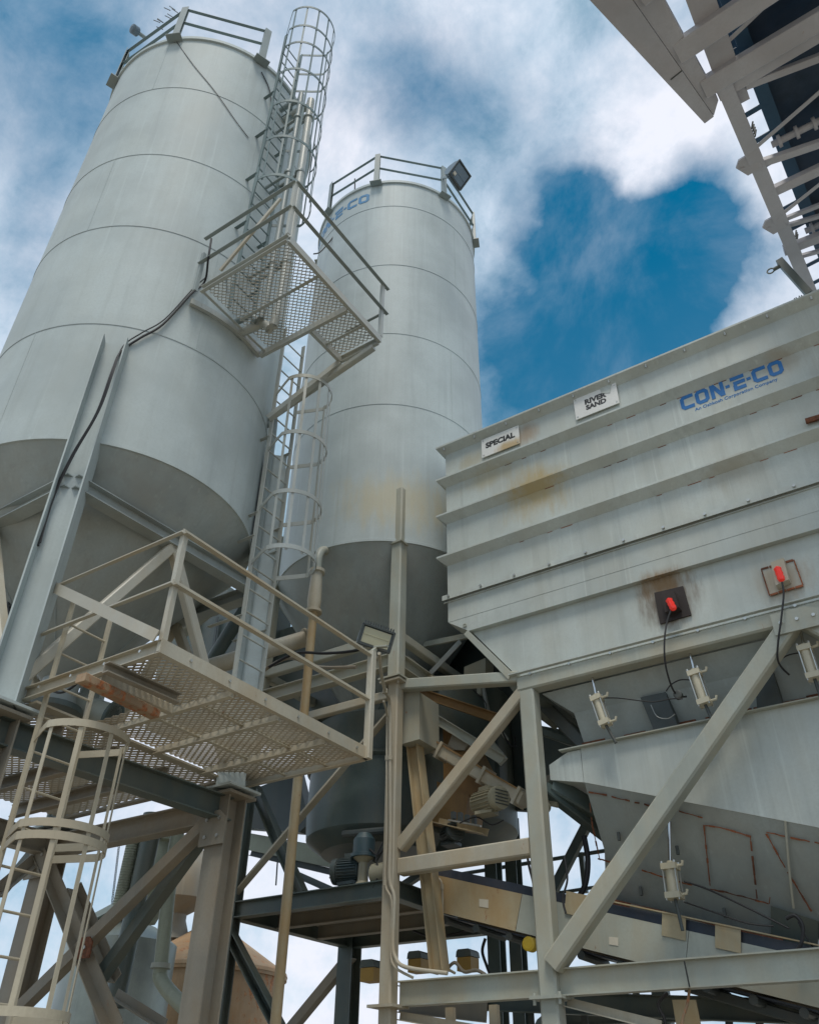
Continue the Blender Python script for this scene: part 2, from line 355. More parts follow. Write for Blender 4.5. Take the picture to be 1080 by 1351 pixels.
def coneco(b, fn, sub=1):
    a, z = K/2, 1-K/2; c = .12; W = .86
    def Cc(x): return [(x+W, z), (x+a+c, z), (x+a, z-c), (x+a, a+c), (x+a+c, a), (x+W, a)]
    def Oo(x): return [(x+W/2, z), (x+a+c, z), (x+a, z-c), (x+a, a+c), (x+a+c, a), (x+W-a-c, a), (x+W-a, a+c), (x+W-a, z-c), (x+W-a-c, z), (x+W/2, z)]
    x = 0; stroke(b, Cc(x), K, fn, sub=sub); x += W+.12
    stroke(b, Oo(x), K, fn, sub=sub); x += W+.12
    stroke(b, [(x+a, 0), (x+a, 1)], K, fn, sub=sub); stroke(b, [(x+W-a, 0), (x+W-a, 1)], K, fn, sub=sub); stroke(b, [(x+.17, .97), (x+W-.17, .03)], K*1.05, lambda u, v, d: fn(u, v, d*.7), sub=sub); x += W+.1
    stroke(b, [(x, .5), (x+.26, .5)], K*.8, fn, sub=sub); x += .36
    stroke(b, [(x, z), (x+W, z)], K, fn, sub=sub); stroke(b, [(x+.14, .52), (x+W, .52)], K, fn, sub=sub); stroke(b, [(x+a+.1, .40), (x+a+.1, a), (x+W, a)], K, fn, sub=sub); x += W+.1
    stroke(b, [(x, .5), (x+.26, .5)], K*.8, fn, sub=sub); x += .36
    stroke(b, Cc(x), K, fn, sub=sub); x += W+.12
    stroke(b, Oo(x), K, fn, sub=sub); x += W
    return x
CW = 6.44
def text_part(parent, body, x0, z0, width, y, m, bold=.02, name='lettering'):
    cu = bpy.data.curves.new('t', 'FONT'); cu.body = body; cu.size = 1; cu.offset = bold; cu.extrude = .01; cu.resolution_u = 3
    cu.space_line = .85
    to = bpy.data.objects.new('t', cu); C.objects.link(to); bpy.context.view_layer.update()
    me = bpy.data.meshes.new_from_object(to.evaluated_get(bpy.context.evaluated_depsgraph_get()))
    bpy.data.objects.remove(to)
    xs = [v.co.x for v in me.vertices]; ys = [v.co.y for v in me.vertices]; k = width/(max(xs)-min(xs)); mx_, my_ = min(xs), min(ys)
    W0 = V(parent['_w'])
    for v in me.vertices:
        v.co = V((x0+(v.co.x-mx_)*k, y-v.co.z*.15, z0+(v.co.y-my_)*k))-W0
    me.materials.append(M[m]); o = bpy.data.objects.new(name, me); C.objects.link(o); o.parent = parent; o['_w'] = tuple(W0)
    return o

# ------------------------------------------------------------------ silos
S1 = (-8.04, 5.06); S2 = (-7.40, 10.20); SR = 1.83
def tang(c, ang): return V((c[0]+SR*math.cos(ang), c[1]+SR*math.sin(ang), 0))
def make_silo(c, zc, zt, seams, smat, label, legpts, zleg, posts_ang, leg_kind, zleg_top, zapex):
    t = thing('cement_silo', label, 'silo', (c[0], c[1], 0), 'cement silos')
    def shell(b):
        prof = [(SR-.02, zc-.03), (SR+.012, zc-.03), (SR+.012, zc+.02), (SR, zc+.03)]
        prof += [(SR, zt-.10), (SR+.035, zt-.095), (SR+.035, zt-.02), (SR-.01, zt), (SR*.5, zt+.22), (.1, zt+.3)]
        b.lathe((c[0], c[1], 0), prof, 128)
    part('shell', smat, t, shell)
    def sm_(b):
        for z in seams:
            b.lathe((c[0], c[1], 0), [(SR-.004, z-.010), (SR+.007, z-.006), (SR+.007, z+.006), (SR-.004, z+.010)], 128, cap=False)
    parts('weld_seam', mat('weld_line_'+str(round(zc)), (.37, .425, .43), .6), t, sm_)
    def vs_(b):
        zz = [zc]+list(seams)+[zt-.1]
        for i in range(len(zz)-1):
            for k in range(3):
                a = R(40+i*63+k*120); u = V((math.cos(a), math.sin(a), 0)); o = V((c[0], c[1], 0))+u*(SR+.001)
                b.bar(o+V((0, 0, zz[i]+.03)), o+V((0, 0, zz[i+1]-.01)), .010, .006, 'flat', up=u)
    parts('plate_seam', smat, t, vs_)
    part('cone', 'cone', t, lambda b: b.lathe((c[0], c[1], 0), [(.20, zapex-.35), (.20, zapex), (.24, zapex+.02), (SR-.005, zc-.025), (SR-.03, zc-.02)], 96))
    def cs(b):
        for a in (35, 125, 215, 305, 260):
            a = R(a); u = V((math.cos(a), math.sin(a), 0)); o = V((c[0], c[1], 0))
            b.bar(o+u*.26+V((0, 0, zapex+.03)), o+u*(SR-.03)+V((0, 0, zc-.045)), .014, .008, 'flat')
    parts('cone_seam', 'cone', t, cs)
    part('outlet_flange', 'green', t, lambda b: b.lathe((c[0], c[1], 0), [(.30, zapex-.36), (.30, zapex-.30)], 24))
    for (lx, ly) in legpts:
        rad = V((lx-c[0], ly-c[1], 0)).normalized(); tanv = V((-rad.y, rad.x, 0))
        b = MB()
        if leg_kind == 'I':
            b.bar((lx, ly, zleg), (lx, ly, zleg_top), .30, .28, 'I', up=tanv, t=.016)
            b.box((lx, ly, zleg+.012), (.46, .46, .024))
            lg = b.build('leg', 'silo', t)
        else:
            b.bar((lx, ly, zleg), (lx, ly, zleg_top), .19, .19, 'box', up=(1, 0, 0))
            b.box((lx, ly, zleg+.012), (.36, .36, .024))
            b.box((lx, ly, zc-.05), (.25, .25, .03))
            lg = b.build('leg', 'frame', t)
    # handrail round the roof
    n = len(posts_ang); pr = SR+.05
    pp = [V((c[0]+pr*math.cos(a), c[1]+pr*math.sin(a), 0)) for a in posts_ang]
    for p, a in zip(pp, posts_ang):
        b = MB(); u = V((math.cos(a), math.sin(a), 0)); tv = V((-u.y, u.x, 0))
        b.bar(p+V((0, 0, zt-.12)), p+V((0, 0, zt+1.02)), .12, .06, 'C', up=u, t=.01)
        b.prism([p-tv*.13-u*.04+V((0, 0, zt-.14)), p+tv*.13-u*.04+V((0, 0, zt-.14)), p+tv*.13+u*.1+V((0, 0, zt-.14)), p-tv*.13+u*.1+V((0, 0, zt-.14))], (0, 0, .02))
        b.build('guardrail_post', 'rail', t)
    for zz in (.52, 1.0):
        for i in range(n):
            q0, q1 = pp[i], pp[(i+1) % n]
            if (q1-q0).length > 2.6: continue
            b = MB(); b.bar(q0+V((0, 0, zt+zz)), q1+V((0, 0, zt+zz)), .05, .05, 'L', t=.008); b.build('guardrail', 'railteal', t)
    return t
def ang_at(px, py, c, z):
    p = P(px, py, Z=z); return math.atan2(p.y-c[1], p.x-c[0])
a0 = ang_at(232, 46, S1, 16.6); a1 = ang_at(346, 76, S1, 16.6)
st = a1-a0
if st < 0: st += 2*math.pi
pa1 = [a0+st*k for k in range(-3, 2)]
pa1 = [a0+2*math.pi/8*1.0*k for k in (-3, -2, -1, 0)] + [a1]
S1L = [(-6.72, 3.74), (-6.56, 6.40), (-9.36, 3.74), (-9.36, 6.38)]
s1 = make_silo(S1, 7.55, 16.6, (9.36, 11.3, 13.02, 14.93), 'silo', 'larger near cement silo at the left with a long black cable down its side', S1L, 4.45, pa1, 'I', 9.0, 5.55)
b0 = ang_at(497, 240, S2, 18.6); b1 = ang_at(583, 258, S2, 18.6)
b2 = ang_at(427, 272, S2, 18.6)
pa2 = [b2-math.pi/4, b2, b0, b1, b1+math.pi/4, b1+math.pi/2]
S2L = [(-6.20, 8.90), (-6.20, 11.50), (-8.75, 8.90), (-8.75, 11.50)]
s2 = make_silo(S2, 8.95, 18.6, (11.82, 13.63, 15.66, 17.66), 'silo2', 'farther cement silo in the middle with a faded blue name under its roof rail', S2L, 6.62, pa2, 'box', 9.95, 6.4)
print('SILOANG', [round(math.degrees(a)) for a in pa1+pa2])
# horizontal ring beams between the legs of silo 1
for i, j in ((0, 1), (0, 2), (1, 3), (2, 3)):
    p, q = S1L[i], S1L[j]; z = 6.93
    barpart('leg_brace', 'cone', s1, (p[0], p[1], z), (q[0], q[1], z), .16, .16, 'I')
for (i, j) in ((0, 1), (0, 2), (1, 3), (2, 3)):
    p, q = S1L[i], S1L[j]; m_ = V(((p[0]+q[0])/2, (p[1]+q[1])/2, 6.86))
    for k in (p, q): barpart('diagonal_brace', 'pale', s1, m_, m_.lerp(V((k[0], k[1], 4.62)), .93), .11, .11, 'box')
for i, j in ((0, 1), (0, 2), (1, 3), (2, 3)):
    p, q = S2L[i], S2L[j]; z = 7.35
    barpart('leg_brace', 'frame', s2, (p[0], p[1], z), (q[0], q[1], z), .12, .14, 'box')
# faded name on silo 2
def cyl_map(u, v, d):
    a = A0 + u*HL/SR; return V((S2[0]+(SR+.002+d)*math.cos(a), S2[1]+(SR+.002+d)*math.sin(a), ZL+v*HL))
pe = PC(487, 263, S2, SR); HL = .30; ZL = 17.95
A0 = math.atan2(pe.y-S2[1], pe.x-S2[0]) - CW*HL/SR
part('lettering', 'blue2', s2, lambda b: coneco(b, cyl_map, 5))

# ------------------------------------------------------------------ caged ladders
def ladder(label, x, y0, y1, z0, z1, zc0, hoops, m, loc, rad=.36, bars=6, brk=None, rr=.028, bw=.036):
    t = thing('caged_ladder', label, 'ladder', loc, 'caged ladders')
    for y in (y0, y1): barpart('rail', m, t, (x, y, z0), (x, y, z1), .018, .06, 'flat', up=(1, 0, 0))
    n = int((z1-z0)/.3)
    for i in range(n):
        b = MB(); z = z0+.2+i*.3; b.tube([(x, y0, z), (x, y1, z)], .011, 8); b.build('rung', m, t)
    yc = (y0+y1)/2; cx = x+.36
    def hp(a): # a 0..1 along the hoop
        L1 = .12
        if a < .1: return V((x+(cx-x)*a*10, y0-(rad-(y1-y0)/2)*a*10, 0))
        if a > .9: return V((x+(cx-x)*(1-a)*10, y1+(rad-(y1-y0)/2)*(1-a)*10, 0))
        th = -math.pi/2+math.pi*(a-.1)/.8
        return V((cx+rad*math.cos(th), yc+rad*math.sin(th), 0))
    for z in hoops:
        b = MB(); pts = [hp(i/28) for i in range(29)]
        for i in range(28):
            p, q = pts[i], pts[i+1]
            d = (q-p).normalized(); nrm = V((d.y, -d.x, 0))*.004; e = d*.004
            b.add([p-nrm-e+V((0, 0, z-.03)), q-nrm+e+V((0, 0, z-.03)), q+nrm+e+V((0, 0, z-.03)), p+nrm-e+V((0, 0, z-.03)),
                   p-nrm-e+V((0, 0, z+.03)), q-nrm+e+V((0, 0, z+.03)), q+nrm+e+V((0, 0, z+.03)), p+nrm-e+V((0, 0, z+.03))],
                  [(0, 3, 2, 1), (4, 5, 6, 7), (0, 1, 5, 4), (2, 3, 7, 6)])
        b.build('cage_hoop', m, t)
    for k in range(bars):
        a = .14+.72*k/(bars-1); p = hp(a); c_ = V((cx, yc, 0)); inw = (c_-p).normalized(); p = p+inw*.012
        barpart('cage_bar', m, t, p+V((0, 0, zc0)), p+V((0, 0, max(hoops)+.03)),   .007, bw, 'flat', up=V((-inw.y, inw.x, 0)))
    if brk:
        b = MB()
        for z in brk:
            for y in (y0, y1): b.bar((x, y, z), (x-.55, y, z), .05, .008, 'flat', up=(0, 0, 1))
        parts('wall_bracket', m, t, lambda q: [q.bar((x, y, z), (x-.55, y, z), .05, .008, 'flat', up=(0, 0, 1)) for z in brk for y in (y0, y1)])
    return t
lad_mid = ladder('pale caged ladder rising from the lower platform to the upper platform between the silos', -6.28, 5.95, 6.37, 4.66, 11.1, 6.95,
                 (7.0, 7.8, 8.75, 9.75), 'ladder', (-6.28, 6.16, 4.66), brk=(6.3, 7.4, 7.75, 9.0))
lad_top = ladder('grey-blue caged ladder from the upper platform to the silo roof rail', -6.03, 4.68, 5.10, 10.15, 17.6, 12.35,
                 (12.4, 13.4, 14.4, 15.4, 16.3, 16.9, 17.6), 'railteal', (-6.03, 4.89, 10.15), rad=.46, bars=7, bw=.028, brk=(10.9, 12.0, 13.2, 14.4, 15.6))
lad_low = ladder('tan caged ladder climbing from the ground to the lower platform at bottom left', -6.42, 3.94, 4.37, 0, 5.55, 2.18,
                 (2.2, 3.33, 3.42, 4.2), 'tanladder', (-6.42, 4.15, 0), rad=.37, bars=5)

# ------------------------------------------------------------------ expanded metal
def expanded(b, x0, x1, y0, y1, z, sx=.075, sy=.035, wd=.007, th=.006, skip=None):
    nx = int((x1-x0)/(sx/2)); ny = int((y1-y0)/sy)
    for j in range(ny+1):
        for i in range(nx):
            xa, xb = x0+i*sx/2, x0+(i+1)*sx/2
            s0 = 1 if (i+j) % 2 == 0 else -1
            ya = y0+j*sy+s0*(sy/2-wd*.3); yb = y0+j*sy-s0*(sy/2-wd*.3)
            if ya < y0 or yb < y0 or ya > y1 or yb > y1: continue
            if skip and skip((xa+xb)/2, (ya+yb)/2): continue
            w_ = wd
            vs = [(xa, ya-w_/2, z+th), (xa, ya+w_/2, z), (xb, yb+w_/2, z), (xb, yb-w_/2, z+th), (xa, ya-w_/2, z+th+.003), (xa, ya+w_/2, z+.003), (xb, yb+w_/2, z+.003), (xb, yb-w_/2, z+th+.003)]
            b.add(vs, [(0, 1, 2, 3), (7, 6, 5, 4), (0, 3, 7, 4), (1, 5, 6, 2)])

# upper platform ------------------------------------------------------
up_ = thing('access_platform', 'upper mesh platform with handrails hung on the near silo beside the ladder', 'platform', (-5.3, 5.2, 10.1))
zt = 10.13
XR, XL, YN, YM, YF, XM = -4.67, -6.07, 4.24, 5.47, 6.14, -5.33
part('mesh_deck', 'mesh', up_, lambda b: expanded(b, XL+.03, XR-.03, YN+.03, YF-.03, zt-.02, .072, .034, .011, .008, skip=lambda x, y: (y > YM and x < XM) or (x+8.04)**2+(y-5.06)**2 < 1.87**2))
def channel(nm, p0, p1, h=.11, m='ladder', parent=up_, w=.045): barpart(nm, m, parent, p0, p1, w, h, 'C', t=.008)
channel('edge_beam', (XL, YN, zt-.06), (XR, YN, zt-.06)); channel('edge_beam', (XR, YF, zt-.06), (XR, YN+.03, zt-.06))
channel('edge_beam', (XM, YF, zt-.06), (XR-.03, YF, zt-.06)); channel('edge_beam', (XM, YF, zt-.06), (XM, YM, zt-.06))
channel('edge_beam', (XR-.03, YM, zt-.07), (XL-.1, YM, zt-.07)); barpart('joist', 'ladder', up_, (XL+.1, 4.86, zt-.06), (XR-.03, 4.86, zt-.06), .04, .06, 'L', t=.008)
barpart('joist', 'ladder', up_, (XM+.02, 5.80, zt-.06), (XR-.03, 5.80, zt-.06), .035, .05, 'L', t=.008)
barpart('edge_beam', 'ladder', up_, (XL, YN+.03, zt-.05), (XL-.02, YM, zt-.05), .035, .05, 'L', t=.008)
def arcfit(b):
    pts = []
    for k in range(10):
        y = 4.3+k*.13; x = -8.04+math.sqrt(1.86**2-(y-5.06)**2); pts.append((x+.02, y, zt-.06))
    for p, q in zip(pts[:-1], pts[1:]): b.bar(p, q, .05, .09, 'flat')
part('shell_clip', 'ladder', up_, arcfit)
for (x, y) in ((XR, YN), (XR, YF)): barpart('post', 'ladder', up_, (x, y, zt), (x, y, zt+1.07), .05, .05, 'L', t=.008)
barpart('post', 'rail', up_, (-6.2, YN, zt), (-6.2, YN, zt+.75), .05, .05, 'L', t=.008)
for h in (.55, 1.07):
    barpart('handrail', 'rail', up_, (-6.22, YN-.03, zt+h), (XR+.02, YN-.03, zt+h), .05, .055, 'L', t=.008)
    barpart('handrail', 'rail', up_, (XR+.03, YN-.02, zt+h), (XR+.03, YF+.1, zt+h), .05, .055, 'L', t=.008)
barpart('handrail', 'rail', up_, (XM, YF+.05, zt+.55), (XR, YF+.05, zt+.55), .04, .04, 'L', t=.008)
barpart('strut', 'pale', up_, P(291, 357, Y=4.5), P(370, 262, Y=4.5), .03, .06, 'flat')
barpart('support_beam', 'ladder', up_, (XM, YF, zt-.12), (-6.3, 5.9, zt-.85), .08, .08, 'L', t=.01)
barpart('support_beam', 'ladder', up_, (XR-.1, YF, zt-.14), (-6.62, 6.18, zt-.5), .08, .08, 'box')

# lower platform -------------------------------------------------------
lp = thing('service_platform', 'lower dusty mesh platform with handrails between the silo legs', 'platform', (-5.8, 5.2, 4.6))
LX0, LX1, LY0, LY1, LZ = -6.66, -4.95, 3.87, 6.62, 4.65
part('mesh_deck', 'meshtan', lp, lambda b: expanded(b, LX0+.03, LX1-.03, LY0+.03, LY1-.03, LZ-.03, .105, .033, .014, .010, skip=lambda x, y: x < -5.72 and y < 4.62))
barpart('edge_beam', 'dusty', lp, (LX0, LY0, LZ-.022), (LX1-.03, LY0, LZ-.022), .05, .118, 'C', t=.008)
barpart('edge_beam', 'dusty', lp, (LX1, LY1, LZ-.02), (LX1, LY0-.02, LZ-.02), .05, .12, 'C', t=.008)
barpart('edge_beam', 'dusty', lp, (LX0, LY1, LZ-.02), (LX1-.03, LY1, LZ-.02), .05, .12, 'C', t=.008)
for y in (4.72, 5.33, 6.0): barpart('joist', 'dusty', lp, (LX0+.05, y, LZ-.075), (LX1-.03, y, LZ-.075), .05, .08, 'L', t=.008)
for x in (-5.68,): barpart('joist', 'dusty', lp, (x, LY0+.03, LZ-.085), (x, 4.69, LZ-.085), .06, .08, 'box')
for x in (-6.0, -5.45): barpart('joist', 'dusty', lp, (x, 4.75, LZ-.035), (x, LY1, LZ-.035), .04, .04, 'L', t=.006)
barpart('deck_brace', 'brown', lp, P(140, 880, Z=LZ-.14), P(236, 922, Z=LZ-.14), .07, .09, 'C')
barpart('post', 'pale', lp, (LX1-.012, LY0+.018, LZ-.055), (LX1-.012, LY0+.018, LZ+1.06), .05, .05, 'L', t=.008)
barpart('post', 'pale', lp, (LX1+.03, LY1-.02, LZ-.08), (LX1+.03, LY1-.02, LZ+1.10), .075, .075, 'box')
for h in (.56, 1.07):
    barpart('handrail', 'pale' if h < 1 else 'pale', lp, (LX0-.02, LY0-.03, LZ+h), (LX1+.02, LY0-.03, LZ+h), .04, .045, 'L', t=.008)
    barpart('handrail', 'dusty', lp, (LX1+.03, LY0-.02, LZ+h), (LX1+.03, LY1-.02, LZ+h), .055, .06, 'L', t=.009)
barpart('flat_brace', 'pale', lp, (LX0+.02, LY0-.045, LZ+1.05), (LX1-.02, LY0-.045, LZ+.06), .012, .10, 'flat')
barpart('wall_post', 'pale', lp, (LX0-.01, LY0-.03, LZ-.06), (LX0-.01, LY0-.03, LZ+1.06), .07, .012, 'flat', up=(0, 1, 0))
for i in range(6): part('bolt', 'zinc', lp, lambda b: b.lathe((LX1+.024, LY0+.3+i*.45, LZ-.02), [(.014, 0), (.014, .012)], 6, Matrix.Rotation(R(90), 3, 'Y')))
for i in range(4): part('bolt', 'zinc', lp, lambda b: b.lathe((LX0+.25+i*.42, LY0-.026, LZ-.02), [(.014, 0), (.014, .012)], 6, Matrix.Rotation(R(90), 3, 'X')))
# rusty loose bar lying under the deck opening
bb = MB(); bb.bar(P(107, 894, Z=4.42), P(205, 943, Z=4.42), .11, .07, 'box'); one('steel_bar', 'timber', 'rust-eaten steel bar hanging under the opening of the lower platform', 'bar')(bb)

# ------------------------------------------------------------------ tower under silo 1
tw = thing('silo_tower', 'lower steel tower with crossed braces carrying the larger near silo', 'tower', (-8.04, 5.06, 0), 'steel towers under the silos')
for (x, y) in S1L:
    b = MB(); b.bar((x, y, 0), (x, y, 4.42), .26, .26, 'I', up=(0, 1, 0), t=.018); b.box((x, y, 4.40), (.4, .4, .03)); b.box((x, y, .02), (.5, .5, .04)); b.build('column', 'brown', tw)
for i, j in ((0, 1), (0, 2), (1, 3), (2, 3)):
    p, q = S1L[i], S1L[j]; barpart('floor_beam', 'green' if (i, j) == (0, 1) else 'brown', tw, (p[0], p[1], 4.27), (q[0], q[1], 4.27), .16, .24, 'I', t=.014)
for y in (4.4, 5.05, 5.7): barpart('floor_joist', 'brown', tw, (-9.3, y, 4.50), (-6.8, y, 4.50), .08, .14, 'C')
part('floor_mesh', 'meshtan', tw, lambda b: expanded(b, -9.3, -6.62, 3.85, 6.34, 4.585, .12, .042, .018, .012))
barpart('floor_trim', 'dusty', tw, (-6.62, 3.95, 4.575), (-6.62, 6.6, 4.575), .11, .02, 'flat'); barpart('floor_trim', 'brown', tw, (-9.3, 6.36, 4.58), (-6.62, 6.36, 4.58), .08, .03, 'flat')
def plane_brace(px0, py0, px1, py1, Y, w=.11, m='brown', nm='brace', prof='L', dy=0):
    barpart(nm, m, tw, P(px0, py0, Y=Y), P(px1, py1, Y=Y), w, w, prof, t=.012)
plane_brace(278, 1083, 20, 1338, 6.30, .12); plane_brace(266, 1106, 133, 1289, 6.45, .12, 'green')
plane_brace(46, 1105, 150, 1356, 6.25, .14); plane_brace(98, 1168, 150, 1290, 6.55, .12)
plane_brace(95, 1060, 0, 1180, 6.5, .1, 'green'); plane_brace(0, 1100, 60, 1122, 6.4, .1)
barpart('brace', 'brown', tw, (-9.36, 3.80, 4.1), (-9.36, 6.2, 1.4), .12, .12, 'L'); barpart('brace', 'brown', tw, (-9.36, 3.80, 1.4), (-9.36, 6.2, 4.1), .12, .12, 'L')
barpart('brace', 'brown', tw, P(140, 1351, Y=6.5), P(128, 1300, Y=6.5), .12, .12, 'L')
barpart('brace', 'brown', tw, P(150, 1310, Y=7.2), P(215, 1351, Y=7.2), .1, .1, 'L')

for (x, y, z) in ((-6.56, 6.22, 4.05), (-6.72, 3.56, 4.1), (-9.36, 6.2, 4.05)):
    bolted(tw, (x, y, z), .34, .34, 2, 2, m='brown')
bolted(tw, P(112, 1250, Y=6.2), .2, .2, 1, 1, m='rustp')
# tower and machine floor under silo 2 --------------------------------
t2 = thing('silo_tower', 'steel tower with machine floor and conduits carrying the farther silo', 'tower', (-7.4, 10.2, 0), 'steel towers under the silos')
for k, (x, y) in enumerate(S2L):
    b = MB(); w_ = .165 if k == 0 else .26
    if k == 0: b.bar((x, y, 0), (x, y, 6.6), w_, w_, 'box', up=(1, 0, 0)); b.box((x, y, 6.585), (.33, .33, .03)); b.box((x, y, 2.70), (.34, .34, .03))
    else: b.bar((x, y, 0), (x, y, 6.6), (w_, .19, .15, .26)[k], (w_, .19, .15, .26)[k], 'I', up=(0, 1, 0), t=.018)
    for dx in (-.11, .11):
        for dy in (-.11, .11): b.bar((x+dx, y+dy, 6.53), (x+dx, y+dy, 6.66), .03, .03, 'round')
    b.build('column', 'dusty' if k == 0 else 'green', t2)
for zz, m_ in ((3.93, 'green'), (6.95, 'frame')):
    for i, j in ((0, 2), (2, 3), (1, 3), (0, 1)):
        p, q = S2L[i], S2L[j]; barpart('floor_beam', m_, t2, (p[0], p[1], zz), (q[0], q[1], zz), .15, .2, 'I', t=.013)
barpart('floor_beam', 'dusty', t2, (-8.75, 8.86, 6.42), (-6.28, 8.86, 6.42), .1, .12, 'box')
for y in (9.75, 10.65): barpart('floor_joist', 'brown', t2, (-8.7, y, 3.92), (-6.2, y, 3.92), .12, .18, 'I', t=.012)
part('floor_plate', 'brown', t2, lambda b: b.box((-7.48, 10.2, 4.045), (2.45, 2.5, .012)))
barpart('brace', 'dusty', t2, P(297, 1190, Y=8.9), P(512, 938, Y=8.9), .12, .12, 'L')
barpart('brace', 'green', t2, P(300, 1225, Y=8.9), P(368, 1356, Y=8.9), .13, .13, 'C')
barpart('brace', 'brown', t2, P(464, 1260, Y=11.5), P(380, 1362, Y=11.5), .14, .14, 'L')
barpart('brace', 'green', t2, P(336, 1040, Y=9.2), P(398, 1180, Y=9.2), .14, .14, 'I')
barpart('brace', 'brown', t2, P(466, 1100, Y=11.5), P(480, 1180, Y=11.5), .14, .14, 'L')
barpart('brace', 'green', t2, P(383, 1150, Y=11.4), P(450, 1180, Y=11.4), .1, .1, 'L')
barpart('brace', 'green', t2, P(560, 1150, Y=11.4), P(440, 1230, Y=11.4), .1, .1, 'L')
part('side_girder', 'olive', t2, lambda b: b.prism([P(312, 1096, Y=11.2), P(508, 1131, Y=11.2), P(508, 1160, Y=11.2), P(312, 1118, Y=11.2)], (0, .06, 0)))
part('side_panel', 'deep', t2, lambda b: b.prism([P(318, 1048, Y=11.0), P(392, 1018, Y=11.0), P(408, 1085, Y=11.0), P(395, 1098, Y=11.0), P(322, 1092, Y=11.0)], (0, .2, 0)))
barpart('rear_rail', 'deep', t2, P(330, 1125, Y=11.3), P(470, 1158, Y=11.3), .06, .10, 'C')
parts('hanging_link', 'dark', t2, lambda b: [b.bar(P(x, y, Y=11.2), P(x-2, y+h, Y=11.2), .02, .02, 'box') for x, y, h in ((412, 1106, 8), (437, 1114, 8), (455, 1118, 10), (366, 1138, 30))])
barpart('guardrail', 'green', t2, P(596, 1155, Y=12.4), P(800, 1122, Y=12.4), .06, .06, 'round')
barpart('guardrail', 'green', t2, P(596, 1200, Y=12.4), P(800, 1168, Y=12.4), .05, .05, 'round')
barpart('guardrail_post', 'green', t2, P(766, 1125, Y=12.4), P(772, 1178, Y=12.4), .07, .07, 'box')
barpart('inclined_leg', 'tan', t2, P(547, 985, Y=9.25), P(580, 1283, Y=9.25), .17, .17, 'I', up=(1, 0, 0))

# ------------------------------------------------------------------ bin support frame
bf = thing('bin_frame', 'tubular steel frame with big diagonal brace standing under the ribbed bin', 'frame', (-3.5, 9.0, 0))
COLX = -4.24
b = MB(); b.bar((COLX, 9.0, 0), (COLX, 9.0, 6.03), .2, .2, 'box', up=(0, 1, 0)); b.build('column', 'frame', bf)
b = MB(); b.bar((2.1, 9.0, 0), (2.1, 9.0, 6.03), .2, .2, 'box', up=(0, 1, 0)); b.build('column', 'frame', bf)
for x in (COLX, 2.1):
    b = MB(); b.bar((x, 12.3, 0), (x, 12.3, 6.2), .2, .2, 'box', up=(0, 1, 0)); b.build('column', 'green', bf)
barpart('top_beam', 'frame', bf, (COLX-.106, 9.0, 6.13), (4.5, 9.0, 6.13), .208, .19, 'box')
barpart('top_beam', 'green', bf, (COLX, 12.3, 6.13), (4.5, 12.3, 6.13), .2, .19, 'box')
barpart('side_beam', 'green', bf, (COLX, 9.12, 6.12), (COLX, 12.2, 6.12), .15, .19, 'box')
barpart('link_beam', 'frame', bf, P(527, 905, Y=8.98), V((COLX-.108, 8.985, P(676, 897, Y=8.98).z)), .16, .15, 'box')
barpart('mid_beam', 'dusty', bf, (-6.11, 8.98, 4.18), (COLX-.1, 8.98, 4.18), .16, .19, 'box')
barpart('low_beam', 'frame', bf, (-6.11, 9.0, 2.83), (4.0, 9.0, 2.83), .15, .25, 'I', t=.014)
barpart('diagonal_brace', 'dusty', bf, P(528, 1118, Y=8.98), P(690, 914, Y=8.98), .15, .15, 'box')
P0 = V((COLX+.08, 8.93, 2.98)); AP = V((-.98, 8.93, 6.12)); 
barpart('diagonal_brace', 'frame', bf, P0, AP, .2, .2, 'box')
barpart('diagonal_brace', 'frame', bf, V((2.0, 8.93, 2.98)), AP+V((.02, .02, -.03)), .2, .2, 'box')
barpart('diagonal_brace', 'green', bf, (COLX, 9.2, 4.9), (COLX+1.6, 12.2, 3.2), .13, .13, 'box'); barpart('diagonal_brace', 'green', bf, (-4.2, 9.3, 4.95), (-2.4, 11.4, 3.7), .2, .2, 'box')
barpart('diagonal_brace', 'green', bf, P(728, 1178, Y=11.0), P(772, 1092, Y=11.0), .12, .12, 'box')
barpart('lower_brace', 'dusty', bf, P(525, 1340, Y=9.0), P(650, 1362, Y=9.0), .09, .09, 'L')
barpart('lower_brace', 'dusty', bf, P(746, 1322, Y=9.05), P(870, 1353, Y=9.05), .09, .09, 'L')
for x in (-5.6, -5.05): barpart('stiffener', 'dusty', bf, (x, 9.25, 2.1), (x, 9.25, 2.70), .1, .06, 'L')
def splice(b):
    b.box((COLX, 8.99, 2.695), (.36, .30, .03))
    for x in (-.14, .14): b.bar((COLX+x, 8.88, 2.63), (COLX+x, 8.88, 2.74), .035, .035, 'round')
part('splice_plate', 'frame', bf, splice)
part('splice_gap', 'black', bf, lambda b: b.bar(P(902, 1268, Y=8.918), P(909, 1302, Y=8.918), .012, .01, 'flat'))
bolted(bf, (-.98, 8.80, 6.02), .5, .25, 3, 1)
# gusset box welded to the centre column
part('gusset_box', 'frame', bf, lambda b: b.prism([P(529, 913, Y=9.06), P(553, 913, Y=9.06), P(553, 975, Y=9.06), P(529, 982, Y=9.06)], (0, .5, 0)))
def gus(b):
    b.prism([P(736, 1322, Y=9.0), P(736, 1351, Y=9.0), P(700, 1362, Y=9.0), P(708, 1345, Y=9.0)], (0, .015, 0))
part('gusset', 'green', bf, gus)

